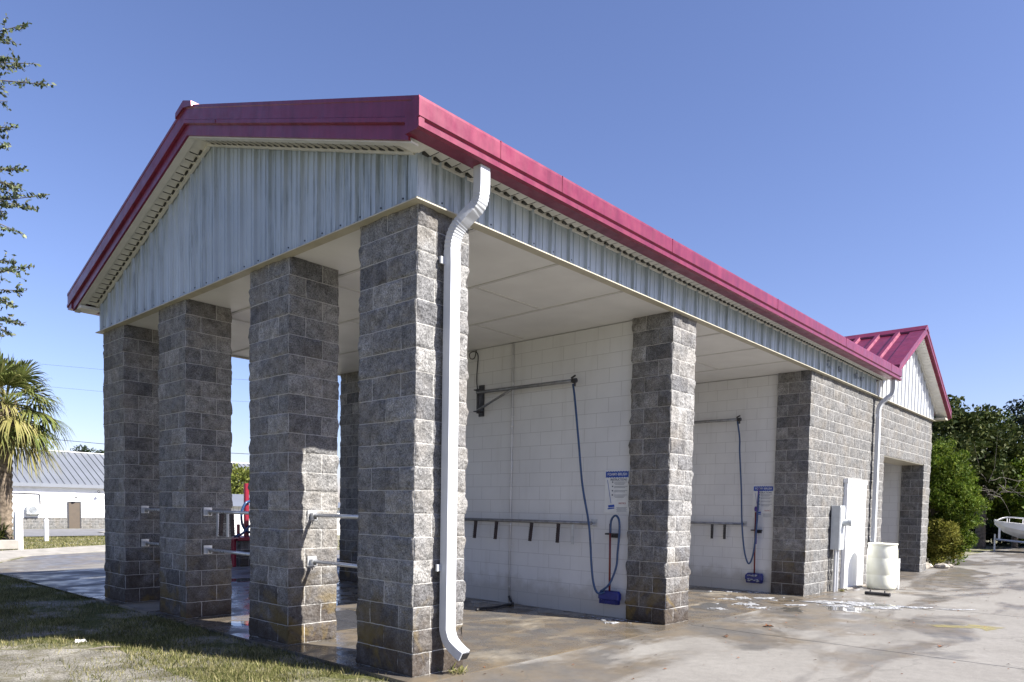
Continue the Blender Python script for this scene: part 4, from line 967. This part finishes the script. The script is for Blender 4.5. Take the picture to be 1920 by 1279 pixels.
# vine covered trees and bush on the right
tree('vine_covered_tree', 'tall dark tree smothered in vines directly behind the wing gable', 'tree', (34.5, 3.4, 0), 7, (34.5, 3.2, 4.2), (2.3, 1.7, 2.9), 110, 150, 0.11, 'vine', 0.25, 'trees beyond the driveway', (0.4, 0.8))
tree('vine_covered_tree', 'rounded vine-covered tree between the gable and the boat', 'tree', (38, 2.0, 0), 7, (38.5, 2.05, 4.7), (2.4, 1.35, 2.25), 120, 150, 0.11, 'vine', 0.25, 'trees beyond the driveway', (0.35, 0.75))
tree('thicket_shrub', 'bright green shrub thicket behind the boat bow', 'shrub', (39, 0.7, 0), 5, (39.5, 0.3, 2.7), (2.2, 2.0, 2.2), 110, 120, 0.10, 'cedar', 0.15, 'trees beyond the driveway', (0.35, 0.7))
tree('dark_oak_tree', 'tall dark blue-green tree at the right edge behind the boat', 'tree', (46, 0.2, 0), 9, (46, -0.3, 6.9), (3.4, 2.4, 3.2), 130, 140, 0.10, 'darktree', 0.3, 'trees beyond the driveway', (0.4, 0.8))
tree('undergrowth_shrub', 'dark low shrub in shade under the vine-covered trees', 'shrub', (44, 3.2, 0), 4, (44, 2.6, 1.7), (3, 4.2, 2.2), 120, 140, 0.12, 'darktree', 0.1, 'trees beyond the driveway', (0.5, 0.9))
tree('undergrowth_shrub', 'dark low shrub in shade behind the boat trailer', 'shrub', (43, -3.8, 0), 4, (43, -3.0, 1.9), (3, 3.2, 2.4), 110, 130, 0.12, 'darktree', 0.1, 'trees beyond the driveway', (0.5, 0.9))
tree('wax_myrtle_shrub', 'large feathery bright green shrub at the far corner of the building', 'shrub', (21.6, 0.85, 0), 3.6, (21.8, 0.72, 1.9), (1.4, 1.30, 1.9), 300, 230, 0.055, 'cedar', 0.1, None, (0.18, 0.36), aspect=3.2)
tree('wax_myrtle_shrub', 'low yellow-green shrub at the foot of the large feathery shrub', 'shrub', (21.1, 0.25, 0), 1.6, (21.1, 0.35, 0.80), (0.95, 0.65, 0.65), 70, 160, 0.05, 'cedarlow', 0.06, None, (0.15, 0.3), aspect=3.0)
# bare grey twigs between the vines and the shrub
tw = MB(); rs = random.Random(4)
for k in range(16):
    p = Vector((36.0 + rs.uniform(-.4, .4), 1.35 + rs.uniform(-.5, .4), 2.6 + rs.uniform(-.3, .6))); pts = [p.copy()]; d = Vector((rs.uniform(-.3, .3), rs.uniform(-1, 1), rs.uniform(-.5, 1))).normalized() * 0.22
    for j in range(6): d = (d + Vector((rs.gauss(0, .1), rs.gauss(0, .1), rs.gauss(0, .1) - .02))); p = p + d; pts.append(p.copy())
    tw.tube(pts, [0.012, 0.003], 5, 0)
o = tw.build('dead_branches', M['twig']); tag(o, 'tangle of bare grey vine branches hanging beside the rounded vine-covered tree', 'branches')
for i, (x, y, r, l) in enumerate(((19.1, 0.35, 0.22, 'largest pale rock at the foot of the shrub beside the building corner'), (19.7, -0.05, 0.15, 'middle-sized pale rock at the foot of the shrub'), (20.3, -0.1, 0.11, 'smallest pale rock at the foot of the shrub'))):
    mb = MB(); rings = []
    for a in range(7):
        th = math.pi * a / 6; rings.append([tuple(Vector((math.sin(th) * math.cos(2 * math.pi * k / 10), math.sin(th) * math.sin(2 * math.pi * k / 10) * 1.3, -math.cos(th) * .6)) * r * (1 + .35 * noise.noise(Vector((math.cos(k * .628) * 1.3 + i * 4, math.sin(k * .628) * 1.3, a * .4))))) for k in range(10)])
    o = mb.rings(rings).build('rock', M['rock']); o.location = (x, y, r * .3); tag(o, l, 'rock', 'rocks at the foot of the shrub')
# trees seen far behind, left side and between the pillars
tree('round_tree', 'yellow-green round tree seen between the two middle pillars', 'tree', (15.8, 34, -0.2), 4.5, (15.8, 34, 2.1), (2.0, 1.8, 1.7), 110, 110, 0.085, 'lighttree', 0.2, None, (0.3, 0.6))
tree('oak_tree', 'small dark treetop showing above the grey metal roof', 'tree', (19.5, 66, -0.5), 6, (18.8, 66, 4.5), (1.9, 1.6, 1.6), 70, 110, 0.10, 'darktree', 0.2, None, (0.3, 0.7))

# boat on a trailer --------------------------------------------------------
def frame_obj(name, loc, rz, label, cat): e = empty(name, loc, rz); tag(e, label, cat); return e
BO = frame_obj('motor_boat', (34.0, 0.85, 0.0), R(-78), 'white open motor boat with bow rail parked at the right edge', 'boat')
# local x runs from bow (0) to stern (5.6)
hl = MB(); rings = []
for t, hb, zk, zs in ((0.0, 0.02, 1.18, 1.34), (0.35, 0.42, 0.84, 1.30), (0.9, 0.75, 0.60, 1.24), (1.8, 0.98, 0.48, 1.17), (3.2, 1.05, 0.45, 1.10), (5.6, 1.02, 0.46, 1.06)):
    rings.append([(t, 0, zk), (t + .02, hb * .62, zk + (zs - zk) * .30), (t, hb * .90, zk + (zs - zk) * .55), (t - 0.03, hb, zs), (t - 0.03, hb * .93, zs + .01), (t, hb * .85, zs - .12 if t > .5 else zs - .02), (t, -hb * .85, zs - .12 if t > .5 else zs - .02), (t - 0.03, -hb * .93, zs + .01), (t - 0.03, -hb, zs), (t, -hb * .90, zk + (zs - zk) * .55), (t + .02, -hb * .62, zk + (zs - zk) * .30)])
hl.rings(rings).build('hull', M['gelcoat'], BO)
mb = MB()
for s in (-1, 1):
    mb.tube([(0.1, 0.12 * s, 1.36), (0.5, 0.55 * s, 1.50), (1.5, 0.90 * s, 1.42), (3.0, 1.0 * s, 1.32)], 0.022, 8, 4)
    for px, py in ((0.5, .52), (1.1, .78), (1.9, .93), (2.6, .98)): mb.tube([(px, py * s, 1.18), (px, py * s, 1.46 - .03 * px)], 0.016, 6)
mb.tube([(0.1, 0.12, 1.36), (0.0, 0, 1.38), (0.1, -0.12, 1.36)], 0.022, 8, 3); mb.build('bow_rail', M['gelcoat'], BO)
mb = MB(); mb.box(2.6, 3.3, -0.35, 0.35, 0.9, 1.75); mb.build('console', M['gelcoat'], BO, bevel=.04)
mb = MB(); mb.rings([[(2.35, -.42, 1.45), (2.35, .42, 1.45), (2.55, .38, 2.0), (2.55, -.38, 2.0)], [(2.38, -.42, 1.45), (2.38, .42, 1.45), (2.58, .38, 2.0), (2.58, -.38, 2.0)]]); mb.build('windscreen', M['glass'], BO)
mb = MB(); mb.tube([(2.3, -.45, 1.3), (2.33, -.45, 1.95), (2.5, -.3, 2.08), (2.5, .3, 2.08), (2.33, .45, 1.95), (2.3, .45, 1.3)], 0.025, 8, 4); mb.build('windscreen_frame', M['gelcoat'], BO)
TR = frame_obj('boat_trailer', (34.0, 0.85, 0.0), R(-78), 'galvanised boat trailer under the white boat at the right edge', 'trailer')
mb = MB(); mb.tube([(0.1, 0, 0.52), (1.2, 0.55, 0.42), (5.3, 0.7, 0.42)], 0.045, 6); mb.tube([(0.1, 0, 0.52), (1.2, -0.55, 0.42), (5.3, -0.7, 0.42)], 0.045, 6); mb.tube([(3.9, -0.95, 0.36), (3.9, 0.95, 0.36)], 0.04, 6); mb.tube([(1.2, -.55, .42), (1.2, .55, .42)], 0.04, 6); mb.obox((0.2, 0, .85), (.04, 0, 0), (0, .04, 0), (0, 0, .35)); mb.build('frame', M['steel'], TR)
MB().tube([(0.05, 0.1, 0.75), (0.05, 0.1, 0.02)], 0.035, 8).build('jack', M['alu'], TR)
for s in (-1, 1):
    w_ = MB(); w_.tube([(3.9, 0.98 * s - .1, 0.33), (3.9, 0.98 * s + .1, 0.33)], 0.33, 24).build('wheel', M['black'], TR)
    MB().tube([(3.9, 0.98 * s - .11, 0.33), (3.9, 0.98 * s + .11, 0.33)], 0.17, 16).build('rim', M['steel'], COL.objects[-1] if False else [c for c in TR.children if c.name.startswith('wheel')][-1])

# ------------------------------------------------------------------ live oak on the left
OK = empty('live_oak_tree', (-4.6, 9.2, -0.03)); tag(OK, 'live oak reaching thin leafy branches into the upper left of the picture', 'tree')
ob = Vector(OK.location)
def ray(u, v, d): return CP + (cf + cr * ((u - 960) / 1355.8) + cu * ((1018.5 - v) / 1355.8)) * d
tips = [((-150, 150), (100, 160)), ((-160, 130), (50, 45)), ((-150, 140), (70, 120)), ((-140, 200), (14, 190)), ((-130, 270), (32, 238)), ((-140, 310), (55, 318)), ((-140, 330), (20, 270)), ((-130, 380), (90, 365)), ((-140, 370), (68, 392)), ((-130, 390), (45, 440)), ((-140, 360), (40, 350)), ((-140, 520), (62, 500)), ((-140, 550), (50, 545)), ((-130, 570), (48, 608)), ((-130, 560), (25, 630)), ((-150, 500), (30, 490)), ((-140, 400), (15, 400)), ((-150, 100), (20, 75)), ((-140, 120), (30, 110)), ((-140, 330), (25, 345)), ((-140, 540), (28, 570)), ((-140, 80), (-40, 30)), ((-140, 450), (-40, 460)), ((-140, 250), (-30, 260)), ((-150, 640), (-30, 650))]
tb = MB(); trunk_top = Vector((-4.3, 8.6, 4.4)) - ob
tb.tube([(0, 0, 0), (0.1, -0.1, 1.5), (0.2, -0.4, 3.0), tuple(trunk_top)], [0.32, 0.26, 0.22, 0.15], 10, 4)
lp_ = []; dd_ = []; lr = random.Random(11)
hubs = {}
for (a, b) in tips:
    hub = (round(a[1] / 130.0)); hp = ray(-230, hub * 130, 9.0)
    if hub not in hubs: hubs[hub] = hp; tb.tube([trunk_top, (trunk_top + hp - ob) / 2 + Vector((0, 0, .2)), hp - ob], [0.12, 0.07, 0.035], 7, 4)
    dep = lr.uniform(8.0, 9.2); s_ = ray(a[0], a[1], dep + .3); e_ = ray(b[0], b[1], dep); m_ = (s_ + e_) / 2 + Vector((0, 0, lr.uniform(-.05, .1)))
    tb.tube([hp - ob, s_ - ob, m_ - ob, e_ - ob], [0.03, 0.014, 0.009, 0.003], 5, 4)
    def twig(p0, p1, dens):
        L = (p1 - p0).length; n = max(3, int(L * dens))
        for k in range(n):
            t = (k + lr.random()) / n; q = p0.lerp(p1, t); d = Vector((lr.gauss(0, 1), lr.gauss(0, 1), lr.gauss(0, 1))).normalized(); lp_.append(q + d * 0.018); dd_.append((d + (p1 - p0).normalized() * .6).normalized())
    twig(s_.lerp(e_, .35), e_, 60)
    for k in range(20):
        t = lr.uniform(.45, .97) if k < 12 else lr.uniform(.2, .5); p0 = s_.lerp(e_, t); d = (e_ - s_).normalized() + Vector((lr.gauss(0, .7), lr.gauss(0, .7), lr.gauss(0, .75))); p1 = p0 + d.normalized() * lr.uniform(.12, .42) * (1.3 - t)
        tb.tube([p0 - ob, p1 - ob], [0.004, 0.0015], 4); twig(p0, p1, 62)
tb.build('trunk', M['bark'], OK, smooth=True)
p = np.array([tuple(q - ob) for q in lp_]); d = np.array([tuple(q) for q in dd_])
leafquads('foliage', p, 0.029, M['oakleaf'], OK, 2.1, 0.1, d * 1.5)
cl = []; rr = []
for k in range(150):
    q = Vector((-4.6, 9.2, 5.6)) + Vector((lr.gauss(0, 1.0), lr.gauss(0, 1.2), lr.gauss(0, 1.0)))
    rel = q - CP; dz = rel.dot(cf); uu = 960 + 1355.8 * rel.dot(cr) / dz
    if uu > -80: continue
    cl.append(tuple(q - ob)); rr.append(lr.uniform(.25, .5))
leaves('crown', cl, rr, 160, 0.035, M['oakleaf'], OK, 2.0)

# ------------------------------------------------------------------ palm
PB = Vector((2.05, 22.0, 0.0)); PT = empty('palm_tree', PB); tag(PT, 'sabal palm with drooping fan fronds at the left edge', 'palm tree')
mb = MB(); prof = []
for k in range(60):
    z = k / 59 * 4.3; prof.append((0.20 + 0.02 * math.sin(k * 2.1) + (0.06 if z > 3.5 else 0) + (0.05 if z < .3 else 0), z))
mb.rings([[(r * (1 + .08 * noise.noise(Vector((math.cos(a * .45) * 3, math.sin(a * .45) * 3, z * 4)))) * math.cos(a * 2 * math.pi / 14) + 0.05 * z / 4.3, r * math.sin(a * 2 * math.pi / 14), z) for a in range(14)] for r, z in prof]).build('trunk', M['palmbark'], PT, smooth=True)
bt = MB(); rs = random.Random(5)
for k in range(34):
    a = rs.uniform(0, 6.28); z = rs.uniform(3.2, 4.45); p0 = Vector((0.20 * math.cos(a) + .05, 0.20 * math.sin(a), z)); d = Vector((math.cos(a), math.sin(a), 1.3)).normalized() * rs.uniform(.15, .3); bt.tube([p0, p0 + d], [0.045, 0.02], 6)
bt.each('boot', M['palmbark'], PT)
def frond(az, el, plen, flen, mat, droop):
    mb = MB(); o0 = Vector((0.08, 0, 4.42)); d = Vector((math.cos(az) * math.cos(el), math.sin(az) * math.cos(el), math.sin(el)))
    p1 = o0 + d * plen * .6; p2 = o0 + d * plen + Vector((0, 0, -droop * .25 * plen)); mb.tube([o0, p1, p2], [0.022, 0.016, 0.012], 5)
    f = (p2 - p1).normalized(); side = f.cross(Vector((0, 0, 1))).normalized(); upv = side.cross(f).normalized()
    n = 34
    for k in range(n):
        a = (k / (n - 1) - .5) * R(205); L = flen * (1 - 0.30 * abs(a) / R(102)) * rs.uniform(.88, 1.08)
        dr = (f * math.cos(a) + side * math.sin(a) + upv * (.25 - .5 * abs(math.sin(a)) * .5) + Vector((rs.gauss(0, .05), rs.gauss(0, .05), rs.gauss(0, .05)))).normalized()
        wv = dr.cross(upv).normalized() * 0.026; q0 = p2; q1 = p2 + dr * L * .55 + Vector((0, 0, -droop * .10 * L)); q2 = p2 + dr * L * .8 + Vector((0, 0, -droop * .38 * L)); q3 = p2 + dr * L * .95 + Vector((0, 0, -droop * .85 * L))
        mb.add([q0 - wv * .4, q0 + wv * .4, q1 + wv, q1 - wv, q2 + wv * .6, q2 - wv * .6, q3], [(0, 1, 2, 3), (3, 2, 4, 5), (5, 4, 6)])
    mb.build('frond', mat, PT)
for k in range(48):
    az = k * 2.399; el = R(80 - 2.6 * k) if k < 40 else R(-27 - 5 * (k - 40)); frond(az, el, 0.75 + .35 * rs.random(), 0.85 + .15 * rs.random(), M['palm'] if k % 4 or k < 10 else M['palmdry'], 0.12 + 0.018 * k)
a0 = math.atan2(cr.y, cr.x)
for (da, el, pl) in ((0.1, -8, 1.1), (-0.3, -30, 1.15), (0.25, -48, 1.25), (-0.1, 18, 1.0)): frond(a0 + da, R(el), pl, 1.05, M['palm'] if el != -48 else M['palmdry'], .5)

# planter, cycad and bollards ------------------------------------------------
PL = empty('planter', (1.2, 21.2, 0)); tag(PL, 'low grey concrete block planter edge at the left edge of the lawn', 'planter')
mb = MB()
for k in range(5): mb.obox((-1.5 + k * 0.55, 0.0 - .05 * k, 0.14), (0.27, -.02, 0), (0.02, 0.13, 0), (0, 0, 0.14))
mb.obox((1.0, 1.0, .14), (.13, 0, 0), (0, .9, 0), (0, 0, .14)); mb.build('block_edge', M['kerb'], PL, bevel=.02)
def spiky(loc, label, n, L, mat):
    e = empty('spiky_shrub', loc); tag(e, label, 'shrub'); q = random.Random(len(label)); mb = MB()
    for k in range(n):
        a = q.uniform(0, 6.28); el = q.uniform(.2, 1.45); d = Vector((math.cos(a) * math.cos(el), math.sin(a) * math.cos(el), math.sin(el))); l = L * q.uniform(.6, 1.1); s = d.cross(Vector((0, 0, 1))).normalized() * .018
        p0 = Vector((q.gauss(0, .12), q.gauss(0, .12), 0.05)); p1 = p0 + d * l * .6; p2 = p0 + d * l + Vector((0, 0, -.2 * l)); mb.add([p0 - s, p0 + s, p1 + s, p1 - s, p2], [(0, 1, 2, 3), (3, 2, 4)])
    mb.build('foliage', mat, e)
spiky((1.75, 22.0, 0.1), 'spiky green shrub in the planter at the foot of the palm', 320, 1.0, M['palm'])
spiky((0.9, 21.9, 0.1), 'larger spiky green shrub at the left end of the planter', 260, 1.1, M['cedar'])
def bollard(x, y, w_, h, label, cap):
    e = empty('white_post', (x, y, gz(x, y) - .03)); tag(e, label, 'post', 'white posts standing on the lawn')
    MB().box(-w_, w_, -w_, w_, 0, h).build('post_shaft', M['vwall'], e, bevel=.008)
    mb = MB()
    if cap: mb.rings([[(-w_ - .01, -w_ - .01, h), (w_ + .01, -w_ - .01, h), (w_ + .01, w_ + .01, h), (-w_ - .01, w_ + .01, h)], [(-.01, -.01, h + w_ * 1.6), (.01, -.01, h + w_ * 1.6), (.01, .01, h + w_ * 1.6), (-.01, .01, h + w_ * 1.6)]])
    else: mb.box(-w_ * 1.0, w_ * .7, -w_ * 1.0, w_ * .7, h, h + .10)
    mb.build('post_cap', M['vwall'], e)
bollard(2.2, 21.12, 0.098, 1.05, 'thick white post with stepped top nearest the palm', False)
bollard(4.33, 26.28, 0.065, 0.76, 'slim white post with pointed cap on the lawn', True)

# neighbouring white building ---------------------------------------------
def ray_y(u, v, Y): d = ray(u, v, 1.0) - CP; return CP + d * ((Y - CP.y) / d.y)
NB = empty('white_commercial_building', (9, 55, -0.55)); tag(NB, 'white sided commercial building with grey standing-seam metal roof at the left', 'building')
no = Vector(NB.location); X0, X1 = 4.0, 30.0; SL = 0.0; ZB = -0.55
NB.rotation_euler = (0, 0, R(3))
def nb(mb, name, mat, parent=NB, **k): return mb.build(name, mat, parent, **k)
# local coordinates: x from -5 to 22 along the facade, y depth, z from ground
mb = MB(); mb.box(-6, 22, 0.0, 9, 0.82, 3.25); 
nb(mb, 'wall', M['vwall'])
ls = MB()
for k in range(15): ls.box(-6, 22, -0.014, -0.0, 0.84 + k * 0.16, 0.84 + k * 0.16 + 0.012)
nb(ls, 'lap_board', M['vwall'])
mb = MB(); mb.box(-6, 22, -0.06, 8.9, -0.3, 0.82); nb(mb, 'base_wall', M['block_wall'])
rf = MB(); rf.add([(-6.2, -0.35, 3.25), (22.2, -0.35, 3.25), (22.2, 4.5, 5.9), (-6.2, 4.5, 5.9), (22.2, 9.3, 3.25), (-6.2, 9.3, 3.25)], [(0, 1, 2, 3), (3, 2, 4, 5)])
r_ = nb(rf, 'roof', M['vroof'])
sm = MB(); k = -6.1
while k < 22.1:
    a = Vector((k, -0.35, 3.27)); b = Vector((k, 4.5, 5.92)); sm.obox((a + b) / 2, (0.02, 0, 0), (b - a) / 2, (0, -.012, .028)); k += 0.47
nb(sm, 'roof_seam', M['vseam'], r_)
mb = MB(); mb.box(-6.2, 22.2, -0.42, -0.33, 3.02, 3.27); nb(mb, 'fascia', M['vroof']); mb = MB(); mb.box(-6.2, 22.2, -0.33, 0.0, 3.10, 3.14); nb(mb, 'eave_soffit', M['vwall'])
mb = MB(); mb.box(-6.2, 22.2, 4.42, 4.58, 5.90, 5.95); nb(mb, 'ridge_cap', M['vwall'])
dr = nb(MB().box(4.58, 5.32, -0.09, -0.065, 0.0, 1.92), 'door', M['browndoor'])
mb = MB(); mb.box(4.50, 4.58, -0.11, -0.06, 0, 2.0); mb.box(5.32, 5.40, -0.11, -0.06, 0, 2.0); mb.box(4.58, 5.32, -0.11, -0.06, 1.92, 2.0); nb(mb, 'door_frame', M['darksteel'], dr)
mb = MB(); mb.box(0.2, 0.95, -0.10, -0.02, 0.55, 1.5)
for a in range(3):
    for b in range(5): mb.box(0.26 + a * .23, 0.44 + a * .23, -0.12, -0.10, 0.12 + b * .28, 0.34 + b * .28)
mb.box(0.1, 0.2, -0.12, -.02, 0.0, 1.55); mb.box(0.95, 1.02, -0.12, -.02, 0.0, 1.55); nb(mb, 'side_window', M['vwall'])
mb = MB(); mb.box(0.24, 0.96, -0.105, -0.095, 0.1, 1.5); nb(mb, 'window_pane', M['glass'])
mb = MB(); mb.tube([(0.6, -0.06, 2.55), (2.6, -0.06, 2.52), (2.72, -.06, 2.45), (2.74, -0.06, 1.75)], 0.035, 6); nb(mb, 'line_cover', M['darksteel'])
AC = empty('air_conditioner', NB.matrix_basis @ Vector((2.25, -0.3, 1.35))); AC.rotation_euler = NB.rotation_euler; tag(AC, 'white air conditioning unit mounted on the white building wall', 'air conditioner')
MB().box(-0.42, 0.42, -0.12, 0.2, -0.3, 0.3).build('casing', M['greybox'], AC, bevel=.01)
mb = MB(); 
for q in range(5): mb.tube([(-.08 + .25 * (q + 1) / 5 * math.cos(a * math.pi / 10), -.135, .25 * (q + 1) / 5 * math.sin(a * math.pi / 10)) for a in range(21)], .012, 4)
mb.build('fan_grille', M['greybox'], AC)
MB().tube([(-.08, -.122, 0), (-.08, -.128, 0)], .25, 24).build('fan', M['vseam'], AC)
mb = MB(); mb.box(-.3, -.26, -.15, .24, -.38, -.3); mb.box(.26, .3, -.15, .24, -.38, -.3); mb.build('bracket', M['darksteel'], AC)
AW = empty('wall_awning', NB.matrix_basis @ Vector((0.3, -0.1, 2.5))); AW.rotation_euler = NB.rotation_euler; tag(AW, 'small grey box awning on the white building beside the palm trunk', 'awning')
mb = MB(); mb.box(-.7, .32, -.35, .05, 0.05, 0.18); mb.box(-.68, .30, -.33, .05, -0.1, 0.02); mb.build('housing', M['greybox'], AW)
def lamp(x, z, label):
    e = empty('wall_lamp', NB.matrix_basis @ Vector((x, -0.05, z))); e.rotation_euler = NB.rotation_euler; tag(e, label, 'lamp', 'lamps on the white building')
    MB().tube([(0, 0, 0), (0, -.15, .12), (0, -.35, .1), (0, -.38, 0)], .015, 6, 3).build('arm', M['darksteel'], e)
    MB().lathe((0, -.38, -.12), [(.13, 0), (.11, .05), (.05, .1), (.03, .14), (.001, .15)], 12).build('lamp_shade', M['darksteel'], e)
lamp(6.55, 2.75, 'gooseneck wall lamp under the eave of the white building, right of its door'); lamp(4.95, 2.35, 'small twin wall lamp above the brown door of the white building')

# power lines
PW = MB()
for dz, rr_ in ((0, 0.022), (4.3, 0.008), (6.1, 0.008)):
    PW.tube([(-14, 96.3, 9.3 + dz), (0, 80.7, 7.9 + dz), (12.7, 66.6, 6.8 + dz), (24.9, 53.1, 5.7 + dz), (50, 25.2, 4.6 + dz)], rr_, 5, 4)
o = PW.build('power_line', M['darksteel']); tag(o, 'dark overhead wires crossing the sky behind the white building', 'wires')

# vacuum station behind the bays ------------------------------------------
V = empty('vacuum_station', (4.55, 11.7, 0)); tag(V, 'red vacuum station with hoses on a grey block base behind the bays', 'vacuum')
vb = MB(); rough_wall(vb, [(4.32, 11.4), (5.7, 11.4), (5.7, 12.2), (4.32, 12.2)], 0, 3 * BH, True, amp=.6); cap_top(vb, [(4.32, 11.4), (5.7, 11.4), (5.7, 12.2), (4.32, 12.2)], 3 * BH)
o = vb.build('block_base', M['block'], V, smooth=True); o.location = -Vector(V.location)
def vp(mb, name, mat, **k): o = mb.build(name, mat, V, **k); o.location = -Vector(V.location); return o
vp(MB().box(4.24, 5.78, 11.33, 12.28, 0.612, 0.70), 'tray', M['vacred'], bevel=.02)
vp(MB().tube([(4.16, 11.5, 0), (4.16, 11.5, 0.66)], 0.085, 16), 'post', M['vacred'])
mb = MB(); mb.tube([(4.56, 11.6, 0.7), (4.56, 11.6, 1.98)], 0.06, 12); mb.tube([(4.36, 11.6, 0.70), (4.36, 11.6, 1.0)], 0.04, 10); vp(mb, 'hose_post', M['vacred'])
mb = MB(); mb.lathe((5.1, 11.8, .70), [(.28, 0), (.30, .1), (.30, .8), (.33, .82), (.33, .92), (.25, 1.1), (.08, 1.18), (.001, 1.19)], 24); vp(mb, 'canister', M['vacred'], smooth=True)
mb = MB(); mb.tube([(4.62, 11.5, 1.55), (4.48, 11.45, 1.52), (4.38, 11.45, 1.35), (4.36, 11.45, 1.12), (4.42, 11.45, 0.92), (4.60, 11.45, 0.80), (4.9, 11.5, .78)], .03, 8, 5); mb.tube([(4.15, 11.4, .72), (4.35, 11.4, .78), (4.6, 11.45, .98), (4.9, 11.5, 1.1)], .03, 8, 5); vp(mb, 'hose', M['hose_blue'], smooth=True)
SH = empty('storage_building', (14.5, 26.8, 0)); tag(SH, 'white panelled shed with green-grey roof seen between the middle pillars', 'shed')
mb = MB(); mb.box(-3.5, 3, -.6, 2.5, 0, 1.42); mb.build('wall', M['vwall'], SH)
mb = MB()
for k in range(26): mb.box(-3.4 + k * .25, -3.385 + k * .25, -.612, -.60, 0, 1.42)
mb.build('panel_seam', M['greybox'], SH)
mb = MB(); mb.rings([[(-3.7, -.9, 1.38), (-3.7, 1.2, 1.95), (-3.7, 2.8, 1.38)], [(3.2, -.9, 1.38), (3.2, 1.2, 1.95), (3.2, 2.8, 1.38)]]); mb.build('roof', M['vroof'], SH)
